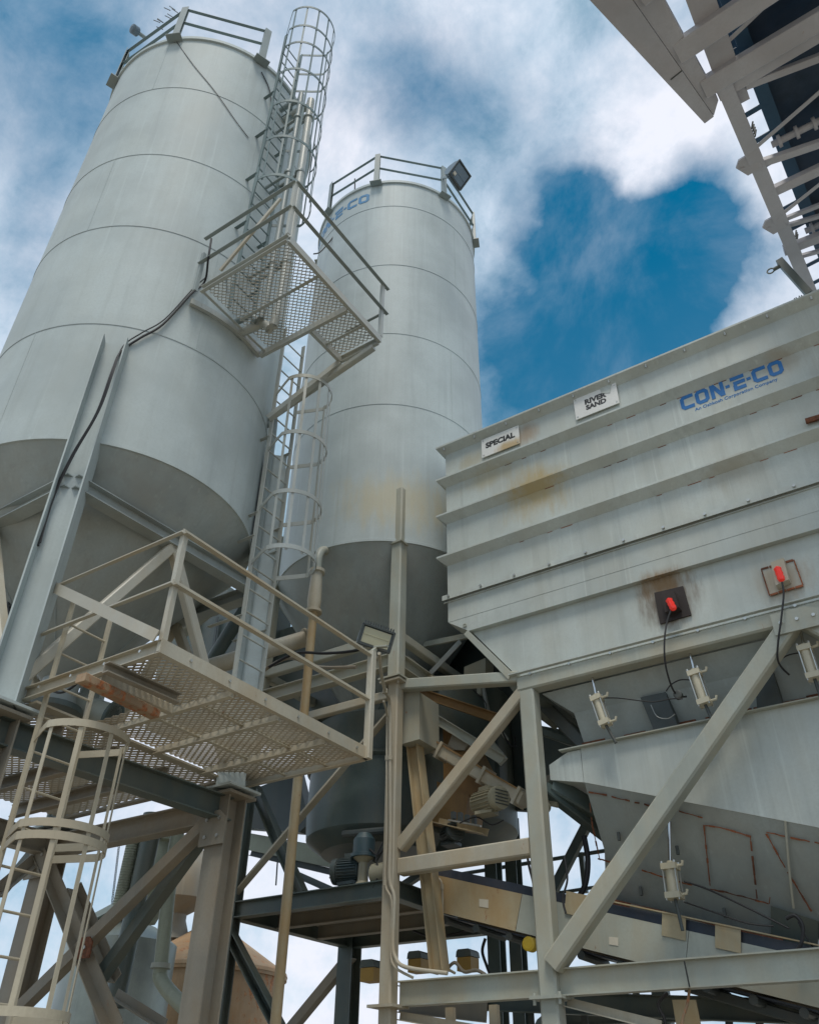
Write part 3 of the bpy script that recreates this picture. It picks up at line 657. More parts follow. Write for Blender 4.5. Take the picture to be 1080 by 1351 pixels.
# ------------------------------------------------------------------ aggregate bin
bn = thing('aggregate_bin', 'huge ribbed grey aggregate bin with a blue name on its side at right', 'bin', (-1, 10.6, 6.2))
BX0, BX1, BY0, BY1 = -5.34, 4.3, 8.90, 12.4
ZT, ZK, ZB = 10.38, 7.08, 6.27
part('upper_wall', 'bin', bn, lambda b: b.box(((BX0+BX1)/2, (BY0+BY1)/2, (10.5+7.3)/2), (BX1-BX0, BY1-BY0, 10.5-7.3)))
def lowerwall(b):
    xk, xb = -5.02, -4.37
    y0 = BY0+.003; y1 = BY1-.003
    b.prism([(BX0, y0, 7.298), (BX1, y0, 7.298), (BX1, y0, ZK), (xk, y0, ZK)], (0, y1-y0, 0))
    b.prism([(xk+.02, y0+.08, ZK-.002), (BX1, y0+.08, ZK-.002), (BX1, y0+.08, ZB), (xb, y0+.08, ZB)], (0, y1-y0-.16, 0))
part('lower_wall', 'bin', bn, lowerwall)
def endflange(b):
    b.prism([(-5.03, BY0-.01, ZK+.01), (-4.40, BY0-.01, ZB+.02), (-4.46, BY0-.01, ZB-.05), (-5.09, BY0-.01, ZK-.04)], (0, .9, 0))
    b.prism([(-4.98, 9.6, ZK-.1), (-4.42, 9.6, ZB-.06), (-4.6, 9.6, ZB-.14), (-4.95, 9.6, ZK-.35)], (0, .9, 0))
part('end_flange', 'frame', bn, endflange)
ribz = [P(577, 589.5, Y=8.78).z, P(574, 633, Y=8.78).z, P(573, 681, Y=8.78).z, P(574, 735.3, Y=8.78).z]
print('RIBZ', ribz)
for i, z in enumerate(ribz):
    def rib(b, z=z):
        d, t, lip, dn_ = .115, .012, .03, .135
        o = [(BX0-d, BY0-d), (BX1+d, BY0-d), (BX1+d, BY1+d), (BX0-d, BY1+d)]; n = [(BX0-.001, BY0-.001), (BX1+.001, BY0-.001), (BX1+.001, BY1+.001), (BX0-.001, BY1+.001)]
        for k in range(4):
            a, c = o[k], o[(k+1) % 4]; e, f = n[k], n[(k+1) % 4]
            b.add([(a[0], a[1], z), (c[0], c[1], z), (f[0], f[1], z), (e[0], e[1], z), (a[0], a[1], z-lip), (c[0], c[1], z-lip), (f[0], f[1], z-dn_), (e[0], e[1], z-dn_)],
                  [(0, 1, 2, 3), (7, 6, 5, 4), (0, 4, 5, 1)])
    part('rib', 'bin', bn, rib)
zf = P(585, 787, Y=8.86).z
def bolts(b, xs, z, y, r=.018):
    for x in xs: b.bar((x, y, z), (x, y-.03, z), r*2, r*2, 'round')
def flange(b, z, x0, d=.05, h=.075):
    b.box(((x0+BX1)/2, BY0-d/2, z), (BX1-x0, d, .012)); b.box(((x0+BX1)/2, BY0-d-.004, z-h/2), (BX1-x0, .008, h)); b.box(((x0+BX1)/2, BY0-.01, z-h-.02), (BX1-x0, .018, .012))
part('bolted_flange', 'bin', bn, lambda b: flange(b, zf, BX0-.06))
parts('flange_bolt', 'zinc', bn, lambda b: bolts(b, [BX0+.05+i*.52 for i in range(12)], zf-.035, BY0-.055))
part('base_flange', 'bin', bn, lambda b: b.box(((-4.44+BX1)/2, BY0-.02, ZB-.006), (BX1+4.44, .06, .014)))
parts('flange_bolt', 'zinc', bn, lambda b: bolts(b, [-4.15+i*.53 for i in range(9)], ZB-.05, BY0+.002))
parts('bright_rim_hole', 'zinc', bn, lambda b: [b.bar((BX0+.02+i*.56, BY0-.075, ribz[0]-.09), (BX0+.02+i*.56, BY0-.09, ribz[0]-.045), .03, .03, 'round') for i in range(11)])  # pale studs stand in for bright sky showing through rim holes
def weldmarks(b):
    for zi, (xa, xb) in zip(ribz[1:4], ((-5, .6), (-4.0, .8), (-4.2, .8))):
        x = xa
        while x < xb:
            if random.random() < (.25 if x < -2 else .8): b.box((x+.07, BY0-.002, zi-.143), (.06+random.random()*.12, .005, .005+random.random()*.006))
            x += .2+random.random()*.14
parts('stitch_weld', 'rustline', bn, weldmarks)
def handhold(b): b.bar(P(1062, 556, Y=8.86), P(1100, 545, Y=8.86), .04, .07, 'box')
part('lifting_lug', 'rustp', bn, handhold)
part('manhole_mark', 'frame', bn, lambda b: b.lathe(P(613, 825, Y=8.897), [(.03, 0), (.03, .01), (.018, .012), (.018, .004)], 20, Matrix.Rotation(R(90), 3, 'X')))
# logo
pa = P(899, 541, Y=8.895); pb = P(1035, 492, Y=8.895); pc_ = P(898.7, 522.5, Y=8.895)
zl = (pa.z+pb.z)/2; hl = pc_.z-pa.z; kx = (pb.x-pa.x)/CW
print('LOGO', pa, pb, pc_, kx, hl)
part('lettering', 'blue', bn, lambda b: coneco(b, lambda u, v, d: V((pa.x+u*kx, BY0-.001-d, zl+v*hl))), label='blue CON-E-CO lettering')
text_part(bn, 'An Oshkosh Corporation Company', pa.x+.16, zl-.10, (pb.x-pa.x)*.80, BY0-.001, 'blue', .015)
# hopper under the bin
def hop(b):
    A_ = V((-4.12, 9.12, 6.03)); B_ = V((2.2, 9.12, 6.03)); c0 = P(757, 941, Y=9.33); d0 = P(772, 987, Y=9.5)
    c1 = V((2.0, 9.33, c0.z)); d1 = V((2.0, 9.5, d0.z))
    b.prism([A_, B_, c1, c0], (0, .02, 0)); b.prism([c0, c1, d1, d0], (0, .02, 0))
    e = V((0, 2.6, 0)); f_ = V((0, 1.9, 0))
    b.add([A_, c0, d0, A_+V((.1, 3, 0)), c0+e, d0+f_], [(0, 1, 4, 3), (1, 2, 5, 4)])
    b.add([d0, d1, d1+f_, d0+f_], [(0, 1, 2, 3)])
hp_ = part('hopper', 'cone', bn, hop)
part('seam_plate', 'frame', hp_, lambda b: b.prism([P(966, 834, Y=9.10), P(1014, 826, Y=9.10), P(1010, 836, Y=9.14), P(974, 845, Y=9.14)], (0, .02, 0)))
for q in ([(844, 920), (877, 913), (896, 964), (864, 969)], [(996, 905), (1017, 880), (1031, 930), (998, 937)], [(1150, 850), (1180, 845), (1190, 890), (1160, 900)]):
    part('gate_opening', 'dark', hp_, lambda b: b.prism([P(x, y, Y=9.28) for x, y in q], (0, .14, 0)))
def grime(b):
    for k in range(14):
        x = -3.75+k*.3+random.random()*.1; z = P(772, 987, Y=9.46).z
        b.box((x, 9.475, z+.02+random.random()*.03), (.2+random.random()*.1, .03, .03+random.random()*.05))
parts('caked_dirt', 'rustp', hp_, grime)

# signs
def sign(px, label, text, wfrac, mat_='white', lines=1):
    q = [P(x, y, Y=8.86) for x, y in px]
    x0 = (q[0].x+q[3].x)/2; x1 = (q[1].x+q[2].x)/2; z1 = (q[0].z+q[1].z)/2; z0 = (q[2].z+q[3].z)/2
    t = thing('sign', label, 'sign', ((x0+x1)/2, 8.87, z0), 'signs on the bin')
    part('board', mat_, t, lambda b: b.box(((x0+x1)/2, 8.868, (z0+z1)/2), (x1-x0, .012, z1-z0)))
    for sx in (.05, .95):
        for sz in (.1, .9): part('screw', 'zinc', t, lambda b: b.lathe((x0+(x1-x0)*sx, 8.861, z0+(z1-z0)*sz), [(.010, 0), (.010, .006)], 8, Matrix.Rotation(R(90), 3, 'X')))
    w_ = (x1-x0)*wfrac
    if lines == 1: text_part(t, text, (x0+x1)/2-w_/2, z0+(z1-z0)*.42, w_, 8.861, 'black', .05)
    else:
        text_part(t, text[0], (x0+x1)/2-w_/2, z0+(z1-z0)*.52, w_, 8.861, 'black', .05); text_part(t, text[1], (x0+x1)/2-w_*.48, z0+(z1-z0)*.25, w_*.94, 8.861, 'black', .05)
    return t
sign([(634, 581), (682.5, 561), (686, 583), (636, 604.7)], 'white sign reading SPECIAL on the bin near its left corner', 'SPECIAL', .78)
sg = sign([(756, 527.8), (811, 504), (817, 531.7), (759, 553)], 'white sign reading RIVER SAND high on the bin, rust mark at its corner', ('RIVER', 'SAND'), .50, 'white', 2)
part('torn_corner', 'bin', sg, lambda b: b.prism([P(790, 512, Y=8.855), P(806, 506, Y=8.855), P(804, 518, Y=8.855), P(793, 519, Y=8.855)], (0, .006, 0)))

# red indicator lamps on the bin
def beacon(pl, box, lamp, label, mp, mh, cable):
    q = [P(x, y, Y=8.975) for x, y in pl]; c = sum(q, V())/4
    t = thing('indicator_lamp', label, 'lamp', c, 'red indicator lamps')
    cc = c; 
    if mp == 'scorch': part('rusty_plate', mp, t, lambda b: b.prism(q, (0, -.02, 0)))
    else:
        part('back_plate', mp, t, lambda b: b.prism(q, (0, -.012, 0)))
        def fr(b):
            for i in range(4):
                for k in range(4):
                    a = q[i].lerp(q[(i+1) % 4], k/4); e_ = q[i].lerp(q[(i+1) % 4], (k+.9)/4); j = random.random()*.008
                    b.bar(a+V((0, -.014, j)), e_+V((0, -.014, j)), .012, .016+random.random()*.012, 'flat')
        part('rust_edge', 'rustline', t, fr)
    qb = [P(x, y, Y=8.955) for x, y in box]
    part('housing', mh, t, lambda b: b.prism(qb, (0, -.11, 0)))
    l0, l1 = P(*lamp[0], Y=8.83), P(*lamp[1], Y=8.83)
    def ln(b):
        d = (l1-l0); rot = d.to_track_quat('Z', 'Y').to_matrix()
        r_ = .042; h = d.length
        b.lathe(l0, [(r_*.5, 0), (r_, h*.12), (r_*.85, h*.3), (r_, h*.45), (r_*.85, h*.6), (r_, h*.75), (r_*.8, h*.92), (r_*.3, h)], 14, rot)
    part('red_lens', 'redlens', t, ln)
    cb = MB(); cb.tube(smooth_path([P(x, y, Y=yy) for x, y, yy in cable]), .011, 8)
    return t, cb
tb, cb = beacon([(863, 783), (901, 774), (912, 812), (871, 824)], [(876, 786), (892, 784), (899, 806), (881, 813)], [(881, 790), (889, 805)], 'red indicator lamp on a scorched rusty plate', 'scorch', 'scorch',
       [(884, 806, 8.8), (879, 822, 8.78), (876, 845, 8.75), (877, 875, 8.8), (885, 905, 8.95), (894, 918, 9.1), (905, 919, 9.1)])
one('cable', 'rubber', 'black cable hanging from the lamp on the scorched plate', 'cable')(cb)
tb, cb = beacon([(1004, 752), (1047, 740), (1059, 773), (1015, 786.5)], [(1019, 748), (1036, 742), (1043, 770), (1026, 778)], [(1024, 748), (1031, 767)], 'red indicator lamp on a grey plate with rusty edges', 'bin', 'pale',
       [(1031, 768, 8.8), (1033, 785, 8.78), (1030, 815, 8.75), (1026, 845, 8.78), (1025, 868, 8.85), (1030, 880, 8.95), (1040, 890, 9.1)])
one('cable', 'rubber', 'black cable hanging from the lamp with rusty edges', 'cable')(cb)

# air cylinders
def aircyl(rt, rb, bb_, end, Y, label, wdt=.13, loc=None):
    r0, r1, b1, e1 = [P(*p, Y=Y) for p in (rt, rb, bb_, end)]
    t = thing('air_cylinder', label, 'air cylinder', b1, 'air cylinders on the gates')
    part('rod', 'chrome', t, lambda b: b.tube([r0, r1], .016, 10))
    part('clevis', 'dark', t, lambda b: b.tube([b1, e1], .018, 10))
    d = (b1-r1).normalized(); h = (b1-r1).length; rot = d.to_track_quat('Z', 'Y').to_matrix()
    part('barrel', 'cyl', t, lambda b: b.lathe(r1, [(wdt*.40, .03), (wdt*.40, h-.03)], 24, rot))
    def caps(b):
        for z in (.03, h-.03): b.box(r1+d*z, (wdt, wdt, .06), rot)
        b.lathe(r1+d*-.03, [(.03, 0), (.03, .04)], 14, rot)
    parts('end_cap', 'cyl', t, caps)
    def rods(b):
        for x in (-1, 1):
            for y in (-1, 1):
                o = rot @ V((x*wdt*.42, y*wdt*.42, 0)); b.tube([r1+o-d*.025, b1+o+d*.02], .008, 6); b.lathe(r1+o-d*.02, [(.014, 0), (.014, .02)], 6, rot)
    parts('tie_rod', 'zinc', t, rods)
    def fit(b):
        o = rot @ V((wdt*.5, 0, 0)); 
        for z in (.03, h-.03): b.tube([r1+d*z+V((.05, 0, 0)), r1+d*z+V((.13, 0, .01)), r1+d*z+V((.14, 0, .05))], .016, 8)
    parts('fitting', 'cyl', t, fit)
    return t
aircyl((780, 890), (786, 919), (799, 957), (812, 980), 9.02, 'air cylinder nearest the left corner of the hopper'); aircyl((909, 860), (915, 886), (930, 930), (938, 948), 9.02, 'air cylinder between the two dark gate openings', .14)
aircyl((1054, 827), (1060, 853), (1074, 896), (1082, 920), 9.0, 'air cylinder just right of the big diagonal brace, at photo edge', .14); aircyl((882, 1084), (883, 1140), (890, 1186), (900, 1228), 9.35, 'air cylinder low on the weigh hopper above the conveyor', .16)
def cable(pts, r, m, label, name='cable', cat='cable'):
    b = MB(); b.tube(smooth_path(pts), r, 8); return one(name, m, label, cat)(b)
cable([P(x, y, Y=9.05) for x, y in ((795, 921), (815, 921), (840, 924), (862, 926), (885, 922), (900, 922))], .007, 'rubber', 'thin air hose running from the left air cylinder to the first gate')
cable([P(x, y, Y=9.05) for x, y in ((878, 912), (885, 903), (897, 897), (910, 897))], .008, 'rubber', 'short curved air hose joining the middle air cylinder', 'cable')
cable([P(x, y, Y=9.05) for x, y in ((1015, 884), (1026, 872), (1040, 864), (1056, 861))], .008, 'rubber', 'short curved air hose joining the right air cylinder', 'cable')
cable([P(x, y, Y=9.2) for x, y in ((858, 930), (866, 945), (880, 948), (890, 942))], .006, 'galv', 'pale wires looped inside the first gate opening', 'cable')
b = MB(); b.lathe(P(895, 918, Y=9.1), [(.05, 0), (.05, .05), (.035, .055)], 20, Matrix.Rotation(R(90), 3, 'X')); one('pressure_gauge', 'dark', 'small round gauge by the middle air cylinder', 'gauge')(b)

# ------------------------------------------------------------------ weigh hopper
wh = thing('weigh_hopper', 'long sloping grey weigh hopper with rusty weld lines under the bin', 'hopper', (-2, 9.8, 3.5))
YW = 9.22
z_top = P(900, 960, Y=YW).z
pl0 = P(722, 1002, Y=YW); e0 = P(770, 1032, Y=YW); e1_ = P(1080, 1092, Y=YW); dz = (e1_.z-e0.z)/(e1_.x-e0.x)
er = V((1.5, YW, e0.z+dz*(1.5-e0.x)))
def wface(b):
    b.prism([(e0.x+.005, YW, z_top), (2.2, YW, z_top), (2.2, YW, er.z), er, e0], (0, .02, 0))
    b.prism([(e0.x-.005, YW, z_top-.012), (e0.x-.17, YW, z_top-.012), (e0.x-.42, YW, z_top-.12), (e0.x-.42, YW, z_top-.30), (e0.x-.005, YW, e0.z)], (0, 1.6, 0))
part('front_wall', 'bin', wh, wface)
part('top_flange', 'frame', wh, lambda b: b.box(((e0.x-.25+2.2)/2, YW-.02, z_top+.008), (2.2-e0.x+.25, .10, .014)))
g0 = P(799, 1190, Y=9.85); g1 = P(1040, 1243, Y=9.85)
f0 = P(797, 1122, Y=9.62)
def slope(b):
    k = er; g2 = V((1.6, 9.85, g1.z))
    b.add([e0+V((0, .01, 0)), er+V((0, .01, 0)), g2, g1, g0, f0], [(0, 5, 4, 3, 2, 1)])
    b.add([e0+V((0, .01, 0)), f0, g0, e0+V((.3, 1.9, 0)), g0+V((.2, .9, 0))], [(0, 3, 4, 2, 1)])
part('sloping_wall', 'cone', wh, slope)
part('dark_fill_panel', 'green', wh, lambda b: b.prism([P(700, 955, Y=10.6), P(772, 968, Y=10.6), P(775, 1006, Y=10.6), P(700, 1030, Y=10.6)], (0, .3, 0)))  # added dark panel, closes the bright gap at the hopper's open side
barpart('end_rail', 'dark', wh, P(706, 918, Y=9.6), P(772, 985, Y=9.6), .16, .16, 'box'); barpart('end_rail', 'green', wh, P(705, 962, Y=9.8), P(768, 984, Y=9.8), .1, .1, 'box')
# rust weld lines on the sloping wall: find points on its plane
pn = (er-e0).cross(g0-e0).normalized()
def PW(px, py, off=.004):
    d = ray(px, py); t = (e0-CAM).dot(pn)/d.dot(pn); return CAM+d*(t-off/abs(d.dot(pn)))
rustl = [[(776, 1045), (800, 1049), (830, 1057), (862, 1064)], [(895, 1070), (926, 1079)], [(776, 1047), (781, 1090), (791, 1135)], [(927, 1089), (950, 1092), (990, 1104)], [(928, 1090), (936, 1169)], [(989, 1104), (998, 1186)],
         [(788, 1133), (815, 1140)], [(846, 1148), (900, 1165), (960, 1178), (1013, 1192)], [(1010, 1098), (1080, 1113)], [(1010, 1100), (1035, 1145), (1070, 1203)], [(1016, 1175), (1014, 1192)]]
def rustf(b):
    for pl in rustl:
        for (a, c) in zip(pl[:-1], pl[1:]):
            n = max(2, int(math.hypot(c[0]-a[0], c[1]-a[1])/6)); prev = PW(*a)
            for k in range(1, n+1):
                q = PW(a[0]+(c[0]-a[0])*k/n, a[1]+(c[1]-a[1])*k/n+random.uniform(-.5, .5))
                (random.random() < .85) and b.bar(prev, q, .007+random.random()*.014, .006, 'flat', up=pn); prev = q
part('rust_weld', 'rustline', wh, rustf)
def bits(b):
    for (x, y) in ((815, 1098), (892, 1116), (844, 1170), (954, 1198)):
        c = PW(x, y); b.bar(c, c+V((0, 0, -.09)), .03, .03, 'box')
parts('weld_nut', 'dark', wh, bits)
part('drain_pipe', 'frame', wh, lambda b: b.tube([PW(1035, 1083, .02), PW(1040, 1145, .02), PW(1046, 1198, .02)], .013, 8))
part('lower_apron', 'green', wh, lambda b: b.prism([PW(1016, 1195, .02), PW(1078, 1215, .02), PW(1078, 1262, .02), PW(1016, 1255, .02)], (0, .06, 0)))
part('gate_lip', 'rustp', wh, lambda b: b.bar(P(800, 1188, Y=9.7), P(1030, 1243, Y=9.7), .12, .07, 'L'))
part('gate_lip', 'dark', wh, lambda b: b.bar(P(835, 1200, Y=9.75), P(1020, 1250, Y=9.75), .2, .09, 'box'))
cable([P(x, y, Y=9.4) for x, y in ((902, 1163), (930, 1172), (980, 1195), (1018, 1214), (1040, 1225))], .010, 'rubber', 'upper black hose sagging from the low air cylinder to the gate')
cable([P(x, y, Y=9.4) for x, y in ((902, 1190), (940, 1203), (985, 1218), (1020, 1222))], .008, 'rubber', 'lower black hose sagging from the low air cylinder to the gate')
cable([P(x, y, Y=9.4) for x, y in ((1036, 1212), (1048, 1208), (1058, 1222), (1056, 1245), (1046, 1258))], .018, 'rubber', 'thick black hose looped beside the gate at right')
cable([P(x, y, Y=9.5) for x, y in ((1052, 1216), (1062, 1235), (1072, 1250))], .007, 'rubber', 'thin wire fanning out behind the looped hose at right')
cable([P(x, y, Y=9.9) for x, y in ((770, 1103), (775, 1135), (772, 1165), (762, 1185), (750, 1196))], .035, 'rubber', 'thick black hose curving down behind the right column')

# ------------------------------------------------------------------ lower conveyor
YC = 9.5
cv = thing('belt_conveyor', 'inclined lower belt conveyor with tan side panels under the hoppers', 'conveyor', (-4, 9.9, 2.5))
A0c, A1c = P(569, 1153, Y=YC), P(1034, 1256, Y=YC); B0c, B1c = P(573, 1198, Y=YC), P(816, 1274, Y=YC)
dirc = (A1c-A0c).normalized(); dirb = (B1c-B0c).normalized()
print('CONV', A0c, A1c, B0c, B1c, math.degrees(math.atan2(dirc.z, dirc.x)), math.degrees(math.atan2(dirb.z, dirb.x)))
hh = (A0c-B0c).length
split = P(687, 1185, Y=YC)
tS = (split-A0c).dot(dirc)
dn = V((dirc.z, 0, -dirc.x))
if dn.z > 0: dn = -dn
Hc = .40
def skp(t0, t1, m):
    part('side_panel', m, cv, lambda b: b.prism([A0c+dirc*t0, A0c+dirc*t1, A0c+dirc*t1+dn*Hc, A0c+dirc*t0+dn*Hc], (0, .02, 0)))
skp(0, tS, 'tan'); skp(tS+.006, tS+1.95, 'frame'); skp(tS+1.956, 7.5, 'frame')
part('side_panel', 'brown', cv, lambda b: b.prism([A0c+V((0, .8, 0)), A0c+dirc*7.5+V((0, .8, 0)), A0c+dirc*7.5+dn*Hc+V((0, .8, 0)), A0c+dn*Hc+V((0, .8, 0))], (0, .02, 0)))
part('belt', 'belt', cv, lambda b: b.prism([A0c+V((0, .03, 0))+dn*-.10, A0c+dirc*7.5+V((0, .03, 0))+dn*-.10, A0c+dirc*7.5+V((0, .03, 0))+dn*.02, A0c+V((0, .03, 0))+dn*.02], (0, .76, 0)))
part('skirt', 'tan', cv, lambda b: b.bar(A0c+dn*-.12+dirc*2.2+V((0, -.01, 0)), A0c+dn*-.12+dirc*7.5+V((0, -.01, 0)), .05, .012, 'flat'))
for px in (745, 872, 942):
    tt = (P(px, 1152+(px-569)*.2215, Y=YC)-A0c).dot(dirc)
    def flap(b, tt=tt):
        o = A0c+dirc*tt+V((0, -.012, 0))
        b.prism([o+dn*-.13, o+dirc*.25+dn*-.13, o+dirc*.27+dn*.10, o+dirc*.02+dn*.10], (0, -.006, 0)); b.prism([o+dn*-.13, o+dirc*.25+dn*-.13, o+dirc*.25+dn*-.124, o+dn*-.124], (0, .12, 0))
    part('clip_plate', 'tan', cv, flap)
def roll(b):
    for k in range(16):
        o = A0c+dirc*(.3+k*.45)+dn*(Hc+.07)+V((0, .05, 0)); b.tube([o, o+V((0, .7, 0))], .045, 10)
parts('return_roller', 'dark', cv, roll)
part('return_belt', 'belt', cv, lambda b: b.prism([A0c+dn*(Hc+.02)+V((0, .08, 0)), A0c+dirc*7.5+dn*(Hc+.02)+V((0, .08, 0)), A0c+dirc*7.5+dn*(Hc+.035)+V((0, .08, 0)), A0c+dn*(Hc+.035)+V((0, .08, 0))], (0, .62, 0)))
for (x, y) in ((638, 1192), (809, 1242)):
    part('sticker', 'paper', cv, lambda b: b.prism([P(x-6, y-6, Y=YC-.002), P(x+6, y-5, Y=YC-.002), P(x+6, y+6, Y=YC-.002), P(x-6, y+4, Y=YC-.002)], (0, -.003, 0)))
b = MB(); c = P(702, 1247, Y=9.4); b.lathe(c, [(.075, 0), (.075, .10), (.05, .11)], 24, Matrix.Rotation(R(90), 3, 'X')); one('pulley_guard', 'yellow', 'yellow round pulley guard under the conveyor beside the right column', 'guard')(b)

# ------------------------------------------------------------------ fill pipes
pp_ = thing('fill_pipe', 'dusty vertical fill pipe with a bolted coupling in front of the farther silo', 'pipe', (-7.2, 8.3, 0))
px_, py_ = -7.14, 8.2
pt = P(420, 735, Y=py_); px_ = pt.x
zz1 = P(420, 745, Y=py_).z
part('tube', 'tan', pp_, lambda b: b.tube([(px_, py_, 0), (px_, py_, pt.z-.05)], .062, 20))
def elbow(b): b.tube(smooth_path([(px_, py_, pt.z-.3), (px_, py_, pt.z), (px_-.03, py_+.15, pt.z+.22), (px_-.1, py_+.5, pt.z+.3)]), .066, 20)
part('elbow', 'frame', pp_, elbow)
zc0, zc1 = P(416, 808, Y=py_).z, P(420, 752, Y=py_).z
part('coupling', 'dusty', pp_, lambda b: b.lathe((px_, py_, 0), [(.1, zc0), (.125, zc0), (.125, zc0+.04), (.09, zc0+.05), (.105, zc0+.2), (.085, zc1-.06), (.12, zc1-.05), (.12, zc1), (.07, zc1)], 24))
for (q, r_, z0, z1, lb, m_) in (((392, 160), .045, 10.0, 15.7, 'slim vertical fill pipe close behind the ladder rails', 'rail'), ((408, 150), .06, 9.85, 15.5, 'thicker vertical fill pipe right of the slim one behind the cage', 'ladder')):
    o = P(q[0], q[1], X=-5.75 if r_ < .05 else -5.6)
    t = thing('fill_pipe', lb, 'pipe', (o.x, o.y, z0)); o.z = 0
    OP = V(o)
    part('tube', m_, t, lambda b: b.tube(smooth_path([(o.x-.75, o.y-.1, z0+.25), (o.x-.25, o.y-.03, z0+.28), (o.x, o.y, z0+.5), (o.x, o.y, z1-.3), (o.x-.05, o.y, z1-.1), (o.x-.3, o.y, z1+.02), (o.x-.8, o.y, z1+.02)], 4), r_, 18))
    def clamps(b):
        for z in (11.2, 13.4, 15.0): b.lathe((o.x, o.y, z), [(r_+.02, 0), (r_+.02, .05)], 18); b.bar((o.x, o.y, z+.02), (o.x-.7, o.y, z+.02), .04, .04, 'L')
    parts('clamp', 'rail', t, clamps)
t = thing('fill_pipe', 'dark fill pipe rising between the rails of the middle caged ladder', 'pipe', (-6.5, 6.22, 5.0))
part('tube', 'rail', t, lambda b: b.tube(smooth_path([(-6.5, 6.22, 5.0), (-6.5, 6.22, 9.3), (-6.58, 6.16, 9.5), (-6.95, 6.0, 9.6)], 5), .045, 18))
t = thing('dark_filler_box', 'added dark green box filling the gap between the two silos behind the middle ladder', 'housing', (-10, 11, 5))  # added dark box, stops bright sky showing through below the silos
fa, fb = P(222, 812, Y=9.4), P(318, 925, Y=9.4)
part('casing', 'green', t, lambda b: b.box(((fa.x+fb.x)/2, 9.9, (fa.z+fb.z)/2), (fb.x-fa.x, 1.0, fa.z-fb.z)))
fa, fb = P(345, 842, Y=10.2), P(470, 935, Y=10.2)
part('casing', 'green', t, lambda b: b.box(((fa.x+fb.x)/2, 10.6, (fa.z+fb.z)/2), (fb.x-fa.x, .9, fa.z-fb.z)))
part('cover_plate', 'frame', t, lambda b: b.prism([P(262, 800, Y=8.2), P(292, 785, Y=8.2), P(286, 805, Y=8.2), P(264, 818, Y=8.2)], (0, .03, 0)))
parts('stiffener', 'dark', t, lambda b: [b.bar(P(x, 815, Y=9.35), P(x-14, 925, Y=9.35), .06, .06, 'L') for x in (240, 262, 288)])
barpart('duct', 'frame', t, P(240, 832, Y=8.0), P(305, 780, Y=8.0), .2, .2, 'box'); barpart('duct', 'green', t, P(262, 900, Y=8.3), P(325, 800, Y=8.3), .22, .22, 'round')
# screw conveyors and other tubes under the silos
def tubething(name, m, p0, p1, r, label, cat, fl=None):
    t = thing(name, label, cat, p0)
    part('tube', m, t, lambda b: b.tube([p0, p1], r, 24))
    d = (V(p1)-V(p0)).normalized(); rot = d.to_track_quat('Z', 'Y').to_matrix(); h = (V(p1)-V(p0)).length
    def f(b):
        for z in (0, h-.04): b.lathe(V(p0)+d*z, [(r*1.3, 0), (r*1.3, .03)], 24, rot)
    parts('flange', fl or m, t, f)
    return t
tubething('screw_conveyor', 'dusty', P(405, 842, Y=8.4), P(262, 885, Y=7.2), .12, 'tan screw conveyor tube crossing behind the vertical fill pipe', 'screw conveyor')
tubething('screw_conveyor', 'frame', P(150, 948, Y=5.6), P(60, 918, Y=5.2), .15, 'pale screw conveyor tube with dark flange behind the lower platform rail', 'screw conveyor', 'green')
sc = thing('screw_conveyor', 'tan trough-shaped screw conveyor sloping down behind the diagonal brace', 'screw conveyor', P(600, 1000, Y=9.6))
sa, sb = P(532, 962, Y=9.62), P(692, 1056, Y=9.62)
barpart('trough', 'dusty', sc, sa, sb, .22, .17, 'box'); barpart('lid', 'ochre', sc, sa+V((0, 0, .095)), sb+V((0, 0, .095)), .26, .02, 'flat')
parts('joint_flange', 'dusty', sc, lambda b: [b.bar(sa.lerp(sb, k), sa.lerp(sb, k+.02), .29, .23, 'flat') for k in (.35, .7, .96)])
barpart('end_plate', 'frame', sc, P(640, 975, Y=10.1), P(664, 1005, Y=10.1), .05, .14, 'flat')
hg = thing('hanger_frame', 'grey bracket with wires between the diagonal brace and the right column', 'bracket', P(640, 980, Y=10.3))
barpart('bar', 'galv', hg, P(634, 893, Y=10.4), P(646, 950, Y=10.4), .05, .05, 'box'); barpart('bar', 'frame', hg, P(651, 950, Y=10.4), P(668, 975, Y=10.4), .1, .03, 'flat')
barpart('bar', 'frame', hg, P(592, 960, Y=10.2), P(664, 1002, Y=10.2), .04, .12, 'L'); barpart('bar', 'deep', hg, P(655, 975, Y=10.2), P(658, 1030, Y=10.2), .07, .07, 'L')
part('box', 'frame', hg, lambda b: b.box(P(628, 913, Y=10.4), (.22, .1, .14)))
parts('wire', 'rubber', hg, lambda b: (b.tube(smooth_path([P(662, 964, Y=10.3), P(670, 980, Y=10.3), P(679, 984, Y=10.3), P(678, 972, Y=10.3)]), .012, 6), b.tube(smooth_path([P(618, 905, Y=10.3), P(634, 920, Y=10.3), P(641, 930, Y=10.3), P(640, 945, Y=10.3)]), .008, 6), b.tube([P(600, 905, Y=10.35), P(600, 925, Y=10.35)], .012, 6)))
cm = thing('cement_weigher', 'dark round cement weigh hopper beneath the farther silo', 'hopper', (-7.4, 10.2, 5.0))
part('shell', 'green', cm, lambda b: b.lathe((-7.35, 10.2, 0), [(.8, 4.72), (1.0, 4.86), (1.03, 4.9), (1.05, 5.2), (1.05, 5.22), (1.03, 6.5), (.2, 6.75)], 64))
part('rim', 'green', cm, lambda b: b.lathe((-7.35, 10.2, 0), [(1.05, 5.83), (1.09, 5.86), (1.05, 5.92)], 64, cap=False))
cm.keys()
cm2 = thing('cement_hopper', 'large dark green hopper cone behind the centre column', 'hopper', (-6.9, 10.6, 4.5))
